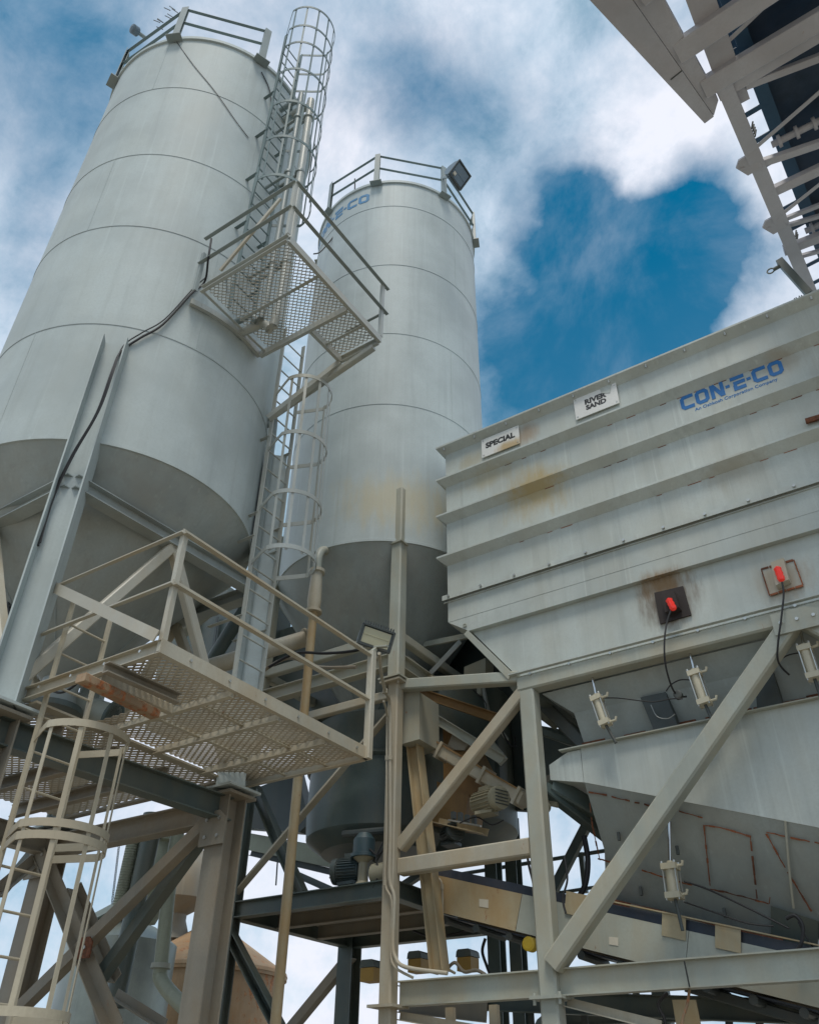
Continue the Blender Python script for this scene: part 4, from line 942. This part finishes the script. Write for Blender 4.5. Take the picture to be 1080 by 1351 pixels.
part('shell', 'green', cm2, lambda b: b.lathe((-6.75, 10.9, 0), [(.5, 4.75), (1.15, 5.1), (1.16, 5.12), (1.16, 7.1)], 64))
# chute boxes: brown plates right of centre column
ch = thing('cement_chute', 'rust-brown steel chute between the centre column and the diagonal brace', 'chute', (-5.9, 10, 4.5))
part('body', 'ochre', ch, lambda b: b.prism([P(553, 935, Y=9.95), P(612, 972, Y=9.95), P(640, 1030, Y=9.95), P(612, 1062, Y=9.95), P(562, 1050, Y=9.95), P(548, 1010, Y=9.95)], (0, .5, 0)))
part('side_panel', 'dusty', ch, lambda b: b.prism([P(598, 965, Y=9.90), P(622, 975, Y=9.90), P(612, 990, Y=9.90), P(588, 988, Y=9.90)], (0, .06, 0)))
part('lower_body', 'ochre', ch, lambda b: b.prism([P(550, 1020, Y=9.9), P(618, 1048, Y=9.9), P(612, 1090, Y=9.9), P(560, 1085, Y=9.9)], (0, .45, 0)))
part('side_channel', 'ochre', ch, lambda b: b.bar(P(548, 912, Y=9.75), P(668, 952, Y=9.75), .08, .13, 'C'))
part('side_channel', 'frame', ch, lambda b: b.bar(P(548, 932, Y=9.8), P(662, 1002, Y=9.8), .06, .13, 'C'))
part('foot_plate', 'tan', ch, lambda b: b.bar(P(575, 1082, Y=9.65), P(640, 1097, Y=9.65), .15, .09, 'L'))
part('dark_backing', 'deep', ch, lambda b: b.prism([P(556, 822, Y=11.2), P(640, 838, Y=11.2), P(690, 900, Y=11.2), P(700, 1070, Y=11.2), P(540, 1060, Y=11.2), P(530, 930, Y=11.2)], (0, .1, 0)))  # added dark sheet, covers the sky gap behind the chute
ub = thing('chute_mouth', 'grey folded chute mouth beneath the silo by the bin corner', 'chute', (-5.8, 9.9, 7))
part('chute_side', 'frame', ub, lambda b: b.prism([P(612, 880, Y=10.2), P(640, 868, Y=10.2), P(640, 888, Y=10.2), P(612, 896, Y=10.2)], (0, .25, 0)))
barpart('arm', 'frame', ub, P(535, 855, Y=9.9), P(618, 838, Y=9.9), .04, .10, 'L'); barpart('arm', 'dusty', ub, P(535, 868, Y=9.7), P(570, 897, Y=9.7), .04, .10, 'L')
barpart('bright_strip', 'galv', ub, P(568, 888, Y=9.6), P(607, 846, Y=9.6), .012, .08, 'flat')

# motors
def motor(c, axis, r, ln, m, label, fins=10, cat='motor', fan=True):
    d = V(axis).normalized(); rot = d.to_track_quat('Z', 'Y').to_matrix(); c = V(c)
    t = thing('electric_motor', label, cat, c)
    def body(b):
        b.lathe(c, [(r*.6, 0), (r*.88, .02), (r*.88, ln*.8), (r*.7, ln*.8)], 28, rot)
        for k in range(fins*2):
            a = k*math.pi/fins; o = rot @ V((math.cos(a)*r*.92, math.sin(a)*r*.92, 0)); b.bar(c+o+d*.04, c+o+d*ln*.76, .012, .03, 'flat', up=o)
        b.box(c+rot @ V((0, r*1.02, ln*.4)), (r*.8, r*.5, ln*.35), rot)
        b.box(c+d*ln*.4+V((0, 0, -r*1.0)), (r*1.6, r*1.4, .04))
    part('body', m, t, body)
    part('shaft', 'zinc', t, lambda b: b.lathe(c-d*.1, [(.02, 0), (.02, .12)], 12, rot))
    part('fan_cover', m, t, lambda b: b.lathe(c+d*ln*.8, [(r*.98, 0), (r, ln*.1), (r*.96, ln*.18), (r*.5, ln*.2), (r*.48, ln*.185), (.02, ln*.185)], 28, rot))
    def gr(b):
        for k in range(5): b.bar(c+d*(ln*.8+ln*.2)+rot @ V((-r*.7, (k-2)*r*.28, 0)), c+d*(ln*1.0)+rot @ V((r*.7, (k-2)*r*.28, 0)), .012, .012, 'box')
    parts('grille', 'dark', t, gr)
    return t
motor(P(628, 1062, Y=9.55), V((.93, -.36, -.05)), .145, .50, 'motortan', 'dusty tan electric motor beside the screw conveyor right of centre')
motor(P(590, 1104, Y=9.9), V((.8, -.6, 0)), .13, .32, 'deep', 'dark motor half hidden behind the middle beam')
motor(P(478, 1148, Y=9.1), V((-1, -.25, 0)), .16, .40, 'motorblue', 'dark blue electric motor on the machine floor left of the centre column', 14)
vb = thing('rotary_valve', 'dark blue valve body with round cover on the machine floor', 'valve', P(490, 1160, Y=9.0))
c = P(478, 1170, Y=9.0)
part('stand', 'motortan', vb, lambda b: b.lathe(c, [(.12, 0), (.07, .06), (.06, .28), (.13, .34)], 20))
part('dome', 'motorblue', vb, lambda b: b.lathe(c+V((0, 0, .34)), [(.17, 0), (.17, .04), (.14, .05), (.14, .22), (.08, .30), (.01, .32)], 24))
part('gear_case', 'motortan', vb, lambda b: b.lathe(c+V((.28, 0, .12)), [(.08, -.14), (.13, -.10), (.13, .10), (.08, .14)], 20, Matrix.Rotation(R(90), 3, 'Y')))
parts('pipework', 'dark', vb, lambda b: (b.tube([c+V((.1, .1, .3)), c+V((.3, .1, .55)), c+V((.35, .1, .8))], .03, 10), b.tube([c+V((-.5, .2, .75)), c+V((.2, .2, .7)), c+V((.45, .2, .6))], .05, 10)))
b = MB(); b.lathe(P(720, 1066, Y=9.3), [(.05, 0), (.075, .02), (.075, .09), (.05, .1)], 18, Matrix.Rotation(R(90), 3, 'X')); b.bar(P(705, 1055, Y=9.35), P(735, 1062, Y=9.35), .06, .06, 'box')
one('air_valve', 'motortan', 'small round air valve at the right column under the weigh hopper', 'valve')(b)

b = MB(); o = P(271, 1200, Y=7.6); b.bar((o.x, 7.6, 0), (o.x, 7.6, 4.9), .16, .16, 'I', up=(0, 1, 0)); one('steel_post', 'green', 'dark narrow steel post left of the wide tower column at lower left', 'post')(b)
cable([P(x, y, Y=10.4) for x, y in ((640, 1238), (636, 1255), (642, 1275), (650, 1295))], .02, 'rubber', 'black hose curving down between the two rear columns')
cable([P(x, y, Y=10.3) for x, y in ((545, 1228), (570, 1236), (600, 1232), (625, 1225), (640, 1232))], .014, 'rubber', 'dark cable drooping under the lower conveyor panel')
cable([P(x, y, Y=9.1) for x, y in ((744, 1130), (748, 1160), (742, 1185), (746, 1205))], .012, 'rubber', 'thin dark cable dropping right beside the right column')
cable([P(x, y, Y=9.35) for x, y in ((693, 1112), (697, 1140), (703, 1165), (706, 1190))], .016, 'rubber', 'dark cable clipped behind the left edge of the right column')
cable([P(x, y, Y=8.95) for x, y in ((468, 1135), (484, 1120), (498, 1128), (508, 1118))], .014, 'rubber', 'short dark hose arched over the motor on the machine floor')
cable([P(x, y, Y=8.9) for x, y in ((492, 1172), (500, 1150), (496, 1132), (506, 1110))], .010, 'rubber', 'thin cable rising from the valve beside the centre column')
cable([P(x, y, Y=9.45) for x, y in ((590, 1278), (600, 1270), (612, 1282), (628, 1280), (640, 1286))], .02, 'brown', 'brown hose lying on the long beam beside the inclined leg')
cable([P(x, y, Y=9.5) for x, y in ((606, 1086), (628, 1078), (648, 1088), (664, 1082))], .009, 'rubber', 'thin cable looping below the dusty motor')
parts_t = thing('valve_block', 'small dark valve block with fittings under the screw conveyor', 'valve', P(612, 1080, Y=9.6))
parts('solenoid', 'dark', parts_t, lambda b: [b.box(P(598+k*9, 1076+k*2, Y=9.62), (.05, .06, .09+.02*(k % 2))) for k in range(4)])
barpart('rail', 'zinc', parts_t, P(592, 1082, Y=9.6), P(634, 1090, Y=9.6), .04, .02, 'flat')
# small amber boxes hanging at the lower conveyor
for i, (x, y, Y, lb) in enumerate(((490, 1287, 9.6, 'amber box with dark lid left of the centre column'), (552, 1275, 10.2, 'amber box with dark lid partly behind the inclined leg'), (617, 1273, 10.2, 'amber box with dark lid midway between the two columns'))):
    c = P(x, y, Y=Y); t = thing('equipment_box', lb, 'box', c, 'amber boxes')
    part('housing', 'amber', t, lambda b: b.box(c, (.2, .2, .15))); part('lid', 'green', t, lambda b: b.prism([c+V((-.11, -.11, .08)), c+V((.11, -.11, .08)), c+V((.10, -.11, .14)), c+V((.07, -.11, .165)), c+V((-.08, -.11, .165)), c+V((-.10, -.11, .14))], (0, .22, 0)))
# low machinery between the frames at the photo's bottom edge
lm = thing('tail_frame', 'dark lower conveyor frame with tan plate below the long beam', 'frame', (-2.5, 10, 1.8))
barpart('side_rail', 'green', lm, P(590, 1318, Y=10.3), P(1080, 1336, Y=10.3), .1, .22, 'C'); part('plate', 'tan', lm, lambda b: b.prism([P(886, 1319, Y=9.6), P(917, 1319, Y=9.6), P(925, 1360, Y=9.6), P(893, 1362, Y=9.6)], (0, .02, 0)))
barpart('cross_rail', 'dark', lm, P(905, 1302, Y=9.9), P(1080, 1352, Y=9.9), .1, .1, 'box'); barpart('cross_rail', 'brown', lm, P(525, 1318, Y=10.2), P(640, 1330, Y=10.2), .1, .3, 'C')
for x in (700, 770, 840, 960, 1000): barpart('upright', 'dark', lm, P(x, 1310, Y=10.6), P(x+4, 1375, Y=10.6), .08, .08, 'L')
barpart('rear_beam', 'green', lm, P(730, 1345, Y=11.5), P(1080, 1330, Y=11.5), .12, .16, 'I')
cable([P(x, y, Y=9.0+.0) for x, y in ((909, 1305), (906, 1325), (900, 1345), (899, 1365))], .014, 'timber', 'rust-red cable hanging from the beam joint at bottom right')
cable([P(x, y, Y=9.3) for x, y in ((880, 1310), (868, 1325), (876, 1345), (878, 1365))], .016, 'rubber', 'black hose hanging below the long beam at bottom right')
b = MB(); b.bar((-5.0, 12.2, 0), (-5.0, 12.2, 5.6), .2, .2, 'I', up=(0, 1, 0)); pass
bx_ = P(679, 1180, Y=12.2); b = MB(); b.bar((bx_.x, 12.2, 0), (bx_.x, 12.2, 5.6), .19, .19, 'I', up=(0, 1, 0), t=.018); one('steel_post', 'green', 'dark steel post standing behind the conveyor left of the right column', 'post')(b)

# conduits on the centre column
def conduit(pts, r, label):
    b = MB(); b.tube(smooth_path(pts, 4), r, 10)
    for i in (2, 4):
        if i < len(pts)-1: b.lathe(V(pts[i]), [(r*1.5, -.03), (r*1.5, .03)], 10)
    one('conduit', 'dusty', label, 'conduit', 'conduits on the centre column')(b)
YQ = 8.78
conduit([P(500, 862, Y=7.6), P(503, 890, Y=8.0), P(508, 912, Y=8.4), P(514, 930, Y=YQ), P(514.5, 1000, Y=YQ), P(515, 1100, Y=YQ), P(514, 1160, Y=YQ), P(520, 1185, Y=YQ), P(518, 1240, Y=YQ), P(521, 1262, Y=YQ), P(535, 1276, Y=YQ), P(590, 1284, Y=8.85)], .022, 'thicker conduit dropping from the floodlight down the centre column')
conduit([P(506, 925, Y=8.2), P(510.5, 945, Y=YQ), P(510, 1000, Y=YQ), P(510, 1100, Y=YQ), P(508, 1165, Y=YQ), P(517, 1190, Y=YQ), P(515.5, 1250, Y=YQ), P(520, 1275, Y=YQ), P(545, 1290, Y=8.85)], .015, 'thinner conduit on the left edge of the centre column')
conduit([P(569, 1157, Y=9.42), P(578, 1159, Y=9.42), P(583, 1170, Y=9.42), P(583.5, 1215, Y=9.42), P(584, 1255, Y=9.42), P(588, 1275, Y=9.42), P(600, 1284, Y=9.42)], .015, 'conduit bent down over the tan conveyor panel')

# floodlights
def flood(c, aim, w_, h_, d_, label, lensm='lens', roll=0):
    c = V(c); aim = V(aim).normalized(); rot = aim.to_track_quat('Z', 'Y').to_matrix() @ Matrix.Rotation(roll, 3, 'Z')
    t = thing('floodlight', label, 'floodlight', c, 'floodlights')
    def hs(b):
        pr = [(-h_/2, 0), (h_/2, 0), (h_/2*.95, -d_*.5), (h_/2*.5, -d_*.95), (0, -d_*1.05), (-h_/2*.5, -d_*.95), (-h_/2*.95, -d_*.5)]
        b.prism([c+rot @ V((-w_/2, y, z)) for y, z in pr], rot @ V((w_, 0, 0)))
    part('housing', 'lamp_house', t, hs)
    def fr(b):
        for s_ in (-1, 1):
            b.bar(c+rot @ V((-w_/2-.01, s_*h_/2, .012)), c+rot @ V((w_/2+.01, s_*h_/2, .012)), .025, .035, 'box', up=aim); b.bar(c+rot @ V((s_*w_/2, -h_/2, .013)), c+rot @ V((s_*w_/2, h_/2, .013)), .025, .033, 'box', up=aim)
    parts('bezel', 'dark', t, fr)
    part('lens', lensm, t, lambda b: (b.box(c+aim*.004, (w_*.86, h_*.80, .012), rot), b.box(c+rot @ V((0, -h_*.05, .012)), (w_*.8, .012, .006), rot)))
    def fn(b):
        for k in range(12): b.bar(c+rot @ V((-w_*.45+k*w_*.082, -h_/2-.03, -.02)), c+rot @ V((-w_*.45+k*w_*.082, -h_/2-.03, .02)), .012, .03, 'flat', up=(0, 0, 1))
    parts('fin', 'dark', t, fn)
    return t, rot
c = P(496, 842, X=-4.93)
t, rot = flood(c, (CAM-c).normalized()+V((.5, -.25, .1)), .36, .22, .2, 'floodlight on the rail end of the lower platform, facing down', roll=R(168))
part('bracket', 'frame', t, lambda b: (b.bar(c+V((0, 0, -.13)), (LX1+.03, LY1-.02, LZ+1.1), .04, .04, 'box'), b.bar(c+V((-.14, 0, -.08)), c+V((.16, 0, -.14)), .04, .02, 'box')))
c = P(606, 231, Y=8.75); 
t, rot = flood(c, (CAM-c).normalized()+V((.9, .3, .1)), .42, .42, .24, 'large square floodlight at the right of the farther silo roof rail', 'lamp_house', R(-10))
part('bracket', 'rail', t, lambda b: b.bar(c, V((S2[0]+1.8*math.cos(b1), S2[1]+1.8*math.sin(b1), 19.3)), .05, .05, 'box'))
part('ballast_box', 'paper', t, lambda b: b.box(c+rot @ V((-.12, -.1, .02)), (.07, .07, .03), rot))
c = P(181, 42, X=-8.3)
wl = thing('roof_lamp', 'small lamp on a bracket at the left of the near silo roof rail', 'lamp', c)
q = P(192, 50, X=-8.3)
part('arm', 'rail', wl, lambda b: b.tube([q, c], .035, 12)); d = (c-q).normalized()
part('head', 'lamp_house', wl, lambda b: b.lathe(c-d*.02, [(.05, 0), (.09, .02), (.09, .12), (.04, .14)], 16, d.to_track_quat('Z', 'Y').to_matrix()))

# bird spikes / cable bundle at the first post of silo 1
bs = MB(); z0 = 17.3
pst = V((S1[0]+1.9*math.cos(a0), S1[1]+1.9*math.sin(a0), 0))
for k in range(9):
    o = pst+V((-.05-k*.05, -.1+random.uniform(-.05, .05), 17.0+random.random()*.6)); bs.tube([o, o+V((-.15, -.05, .18+random.random()*.1))], .008, 6)
one('wire_bundle', 'dark', 'bristling wire ends tied to the top post of the near silo rail', 'wires')(bs)

# cables on silo 1
cpts = [PC(270, 372, S1, SR+.02), PC(252, 388, S1, SR+.02), PC(215, 428, S1, SR+.03), PC(185, 446, S1, SR+.03), PC(160, 464, S1, SR+.04)]
n3_ = [P(x, y, Y=3.62) for x, y in ((148, 490), (128, 545), (96, 600), (72, 650), (60, 685), (50, 720))]
cable([P(279, 315, Y=4.2), P(275, 340, Y=4.2)]+cpts+n3_, .014, 'rubber', 'long thick black cable down the near silo and its front leg')
cable([p+V((.04, -.02, .05)) for p in cpts]+[p+V((.05, -.01, -.02+.03*(i % 2))) for i, p in enumerate(n3_)], .008, 'rubber', 'thinner black cable running alongside the long thick one')
cable([PC(x, y, S1, SR+.012) for x, y in ((231, 52), (255, 85), (285, 122), (310, 158), (328, 182))], .006, 'rubber', 'thin dark wire slanting across the top of the near silo')
cable([PC(345, 95, S1, SR+.02), PC(356, 120, S1, SR+.02), PC(358, 150, S1, SR+.02)], .01, 'rubber', 'short wire dropping from the near silo roof beside the cage')
cable([P(468, 236, Y=8.6), P(466, 262, Y=8.6), P(448, 300, Y=8.5), P(425, 330, Y=8.3), P(414, 335, Y=8.0)], .015, 'rubber', 'dark cable sagging from the farther silo rail to the upper platform')
cable([P(x, y, Y=6.4) for x, y in ((415, 190), (418, 206), (414, 222), (408, 228))], .012, 'rubber', 'dark cable loop at the right side of the upper cage')
for k, pts in enumerate((((0, 785), (10, 800), (30, 792), (45, 778)), ((5, 790), (4, 815), (14, 830)), ((12, 792), (14, 812), (20, 826)))):
    cable([P(x, y, Y=4.3) for x, y in pts], .018, 'rubber', ('uppermost black cable bundle left of the front leg', 'leftmost hanging cable loop beside the front leg', 'inner hanging cable loop beside the front leg')[k])
cable([P(x, y, Y=4.6) for x, y in ((62, 908), (80, 914), (98, 905), (104, 896))], .012, 'rubber', 'black cable sagging under the edge of the lower platform')
for k, pts in enumerate((((355, 880), (390, 862), (430, 862), (470, 858), (505, 846)), ((340, 890), (380, 868), (420, 880), (470, 880)), ((60, 830), (70, 880), (92, 900)))):
    cable([P(x, y, Y=(7.6, 7.8, 5.0)[k]) for x, y in pts], (.02, .025, .015)[k], ('rubber', 'brown', 'rubber')[k], ('black hose behind the handrail running to the floodlight', 'brown hose looping behind the vertical fill pipe', 'black cable dropping behind the platform left rail')[k])

# ------------------------------------------------------------------ dust collector & tanks (bottom left)
rt = thing('rusty_tank', 'rust-stained round tank with conical roof at bottom left', 'tank', (-11.3, 12.6, 0))
pr_ = P(300, 1235, Y=12.0)
RX, RY = -13.3, 13.0
RR = 1.50; zr = 3.95
print('RUSTTANK', RX, RY, zr)
part('shell', 'rusttank', rt, lambda b: b.lathe((RX, RY, 0), [(RR, 0), (RR, zr-.1), (RR+.04, zr-.1), (RR+.04, zr-.04), (RR, zr-.04)], 64))
part('roof', 'rusttank', rt, lambda b: b.lathe((RX, RY, 0), [(RR+.05, zr-.04), (RR+.03, zr+.02), (.35, zr+.75), (.33, zr+.8)], 64))
def coll(b):
    b.lathe((P(234, 1200, Y=12.5).x, 12.5, 0), [(.33, zr+.55), (.20, zr+.9), (.20, zr+1.0), (.62, zr+1.25), (.62, zr+1.75), (.35, zr+2.2), (.12, zr+2.5)], 40)
part('filter_head', 'brown', rt, coll)
parts('roof_rib', 'dark', rt, lambda b: [b.bar((RX+.3+k*.25, RY-.4, zr+.75-.12*k), (RX+1.0+k*.2, RY-.9, zr+.15-.05*k), .12, .16, 'L') for k in range(3)])
gt = thing('cyclone', 'olive cyclone with clamped lid beside the ribbed hose', 'cyclone', (-10, 9, 0))
cx_ = P(205, 1150, Y=9.5)
part('body', 'olive', gt, lambda b: b.lathe((cx_.x, 9.5, 0), [(.14, cx_.z-.75), (.34, cx_.z-.3), (.34, cx_.z), (.24, cx_.z+.25), (.2, cx_.z+.42), (.26, cx_.z+.45), (.24, cx_.z+.5)], 32))
part('lid', 'olive', gt, lambda b: b.lathe((cx_.x, 9.5, 0), [(.24, cx_.z+.5), (.12, cx_.z+.65), (.03, cx_.z+.7)], 32))
parts('clamp', 'dark', gt, lambda b: [b.bar((cx_.x+.25*math.cos(a), 9.5+.25*math.sin(a), cx_.z+.42), (cx_.x+.27*math.cos(a), 9.5+.27*math.sin(a), cx_.z+.62), .03, .02, 'box') for a in (0, 1.6, 3.1, 4.7, 5.5)])
gp = thing('vertical_pipe', 'tall grey pipe with an elbow at its foot near the rusty tank', 'pipe', (-9.6, 8.5, 0))
g0_ = [P(x, y, Y=8.6) for x, y in ((240, 1070), (226, 1150), (213, 1270), (212, 1290), (225, 1310), (250, 1335), (262, 1352))]
part('tube', 'olive', gp, lambda b: b.tube(smooth_path(g0_), .095, 18))
part('collar', 'frame', gp, lambda b: b.lathe(P(212, 1278, Y=8.6), [(.13, 0), (.13, .06)], 20))
rh = thing('ribbed_hose', 'ribbed grey hose standing beside a hanging chain at left', 'hose', (-10, 8, 0))
h0, h1 = P(183, 1080, Y=8.2), P(158, 1195, Y=8.2)
def ribh(b):
    n = 34
    for k in range(n):
        a = h0.lerp(h1, k/n); c_ = h0.lerp(h1, (k+.62)/n); b.tube([a, c_], .095, 16)
    b.tube([h0, h1], .080, 16)
part('ribs', 'olive', rh, ribh)
h2, h3 = P(205, 1075, Y=8.3), P(150, 1330, Y=8.3)
tubething('duct_pipe', 'green', h2, h3, .13, 'dark green round pipe right of the ribbed hose', 'pipe')
gk = thing('galvanised_tank', 'green-grey galvanised tank with a flat cover behind the crossed braces', 'tank', (-12, 9.5, 0))
G = P(150, 1230, Y=9.6)
del gk['label']; gk['label'] = 'green-grey galvanised tank with flat cover behind the crossed braces'
part('shell', 'greytank', gk, lambda b: b.lathe((G.x-.22, 10.0, 0), [(.86, 0), (.86, G.z-.1), (.5, G.z+.15)], 48))
part('cover', 'greytank', gk, lambda b: b.prism([P(118, 1208, Y=9.4), P(152, 1190, Y=9.4), P(152, 1198, Y=9.4), P(118, 1216, Y=9.4)], (0, .7, 0)))
chn = MB()
c0_, c1_ = P(161, 1085, Y=8.0), P(148, 1192, Y=8.0); nl = 46
for k in range(nl):
    a = c0_.lerp(c1_, k/nl); e_ = c0_.lerp(c1_, (k+1.15)/nl); s_ = V((.014, 0, 0)) if k % 2 else V((0, .014, 0))
    chn.tube([a+s_*.4, a.lerp(e_, .25)+s_, a.lerp(e_, .75)+s_, e_+s_*.4, e_-s_*.4, a.lerp(e_, .75)-s_, a.lerp(e_, .25)-s_, a-s_*.4], .0045, 5, closed=True)
one('chain', 'dark', 'thin dark chain hanging beside the ribbed hose', 'chain')(chn)
jb = MB(); jc = P(267, 1083, Y=7.4); jb.box(jc, (.13, .13, .24)); jb.box(jc+V((0, -.07, 0)), (.10, .01, .2)); one('junction_box', 'dusty', 'small tan junction box high behind the tower column', 'box')(jb)

# ------------------------------------------------------------------ overhead conveyor
oc = thing('overhead_conveyor', 'overhead truss conveyor with dark belt crossing the top right corner', 'conveyor', (.8, 6, 11.5))
INC = math.tan(R(9))
def zch(y): return 11.6+(y-6.4)*INC
def oy(p, q): # point on the conveyor's bottom chord plane for an image point
    d = ray(p, q); # CAM + t d ; z = 11.6+(y-6.4)*INC
    t = (11.6-6.4*INC-CAM.z)/(d.z-d.y*INC); return CAM+d*t
k0, k1 = oy(949, 132), oy(1052, 372)
kd = (k1-k0)/(k1.y-k0.y)
def chord(y, dx=0, dz=0): p = k0+kd*(y-k0.y); return V((p.x+dx, p.y, zch(y)+dz))
print('CHORD', k0, k1)
barpart('truss_chord', 'convpaint', oc, chord(6.2, .10, .08), chord(12.5, .10, .08), .18, .16, 'L', t=.014)
barpart('truss_chord', 'convpaint', oc, chord(6.2, 2.6, .08), chord(12.5, 2.6, .08), .18, .16, 'L', t=.014)
barpart('truss_chord', 'convpaint', oc, chord(1.0, .35, .25), chord(6.6, .16, .12), .28, .05, 'flat')
barpart('truss_chord', 'convpaint', oc, chord(6.0, .14, .95), chord(12.5, .14, .95), .12, .12, 'L', t=.012)
for y in (6.7, 7.9, 9.1, 10.3, 11.5):
    barpart('truss_post', 'convpaint', oc, chord(y, .14, .1), chord(y, .14, .95), .08, .08, 'L')
# tapered head girder, skewed
H0, H1, H2, H3 = oy(740, -40), oy(929, 163), oy(941, 154), oy(806, -40)
part('head_girder', 'convpaint', oc, lambda b: b.prism([H0, H1, H2, H3], (0, 0, .16)))
Hm, Hn = oy(812, -40), oy(946, 136)
part('girder_side', 'convpaint', oc, lambda b: b.prism([H3+V((.004, 0, .02)), H2+V((.004, 0, .02)), Hn+V((.02, 0, .05)), Hm+V((.25, 0, .05))], (0, 0, .25)))
part('girder_joint', 'dark', oc, lambda b: b.bar(oy(884, 105)+V((0, 0, -.004)), oy(899, 93)+V((0, 0, -.004)), .012, .008, 'flat'))
def xm(p0, p1, w_, h_, dz=0, m='convpaint', prof='box', nm='cross_member'):
    a, c_ = oy(*p0), oy(*p1); e_ = c_+(c_-a)*1.2; barpart(nm, m, oc, a+V((0, 0, dz+h_/2)), e_+V((0, 0, dz+h_/2)), w_, h_, prof)
xm((845, 0), (880, -30), .2, .12); xm((893, 73), (1010, -5), .26, .12); xm((928, 120), (1080, 30), .24, .12); xm((948, 130), (1080, 52), .14, .1, .03)
xm((985, 205), (1085, 118), .05, .05, 0, 'convpaint', 'L', 'angle_brace'); xm((950, 76), (1030, 0), .05, .05, .15, 'convpaint', 'L', 'angle_brace'); xm((985, 118), (1080, 82), .09, .08, .05)
xm((995, 222), (1085, 192), .10, .09, .02); xm((1008, 262), (1085, 226), .14, .1, .02); xm((1022, 290), (1085, 240), .05, .05, 0, 'convpaint', 'L', 'angle_brace')
xm((1020, 298), (1085, 272), .06, .06, .02); xm((1024, 306), (1085, 288), .06, .06, .04); xm((1035, 335), (1085, 316), .14, .12, .02); xm((1048, 348), (1085, 338), .06, .06, .1)
def gusset(px, py):
    c_ = oy(px, py); part('gusset_plate', 'convpaint', oc, lambda b: (b.prism([c_+V((-.10, -.05, 0)), c_+V((-.04, -.14, 0)), c_+V((.14, -.16, 0)), c_+V((.2, .12, 0)), c_+V((.0, .14, 0))], (0, 0, .03)), b.lathe(c_+V((-.03, 0, -.01)), [(.025, 0), (.025, .012)], 12)))
gusset(982, 221); gusset(1016, 300)
# belt, stringers and idlers
def beltf(b):
    for (x0, x1, z0, tz) in ((.40, 2.3, .42, .02),):
        b.prism([chord(1, x0, z0), chord(1, x1, z0), chord(1, x1, z0+tz), chord(1, x0, z0+tz)], chord(12.5)-chord(1))
part('return_belt', 'beltblue', oc, beltf)
barpart('stringer', 'convblue', oc, chord(1, .46, .36), chord(12.5, .46, .36), .16, .10, 'C'); barpart('stringer', 'convblue', oc, chord(1, 2.2, .36), chord(12.5, 2.2, .36), .16, .10, 'C')
part('belt_pan', 'convblue', oc, lambda b: b.prism([chord(1, .5, .75), chord(1, 2.2, .75), chord(1, 2.2, .78), chord(1, .5, .78)], chord(12.5)-chord(1)))
y = 4.6
for k in range(16):
    yy = 4.6+k*.47
    barpart('idler_bracket', 'convblue', oc, chord(yy, .12, .30), chord(yy, .48, .34), .07, .05, 'L')
for yy in (7.55, 9.4):
    def rl(b, yy=yy):
        p, q = chord(yy, .34, .22), chord(yy, 2.3, .22); b.tube([p, q], .045, 14)
        for k in range(9): c_ = p.lerp(q, .05+k*.11); b.tube([c_-V((.02, 0, 0)), c_+V((.02, 0, 0))], .085, 18)
    part('return_roller', 'convpaint', oc, rl)
def spk(b):
    for yy in (7.2, 7.25, 7.3, 7.35, 9.5, 9.55, 9.6): b.tube([chord(yy, .2, .3), chord(yy, .24, .42)], .012, 6)
parts('cleat', 'dark', oc, spk)
barpart('walkway_edge', 'convblue', oc, chord(1, -.12+.25, 1.0), chord(6.2, .15, 1.0), .12, .05, 'L')
part('walkway', 'convblue', oc, lambda b: b.prism([chord(3, .1, .9), chord(3, .42, .9), chord(7.0, .42, .9), chord(7.0, .1, .9)], (0, 0, .03)))
# small crane eye by the bin top
hk = MB(); hc = P(1030, 350, Y=9.6); hk.tube([hc, hc+V((-.12, 0, -.02))], .03, 10); hk.tube([hc+V((-.16+.05*math.cos(a*.63), 0, -.02+.05*math.sin(a*.63))) for a in range(10)], .012, 6, closed=True); hk.bar(hc+V((0, 0, .1)), hc+V((.2, 0, -.8)), .10, .10, 'L')
o = hk.build('lifting_eye', 'green', oc)
# clumps of spilled material along the bin's rim
sp = MB()
for k in range(60):
    t_ = random.random(); x = P(1048, 388, Y=8.8).x+.55*t_-.2; sp.tube([(x, 8.84+random.random()*.1, ribz[0]), (x+random.uniform(-.03, .03), 8.84+random.random()*.1, ribz[0]+.03+random.random()*.10*(1-abs(t_-.5)*1.4))], .008, 5)
one('dry_weeds', 'dark', 'dark weedy tuft on the top rim of the bin at right', 'weeds')(sp)
pile = MB()
for k in range(7):
    x = -4.75+k*.15; pile.lathe((x, 9.0, ribz[0]-.01), [(.16, 0), (.1, .07+.02*math.sin(k)), (.02, .11)], 12)
one('sand_spill', 'tan', 'small tan heap of spilled sand on the bin rim above the SPECIAL sign', 'sand')(pile)
for o in bpy.data.objects:
    if '_w' in o: del o['_w']
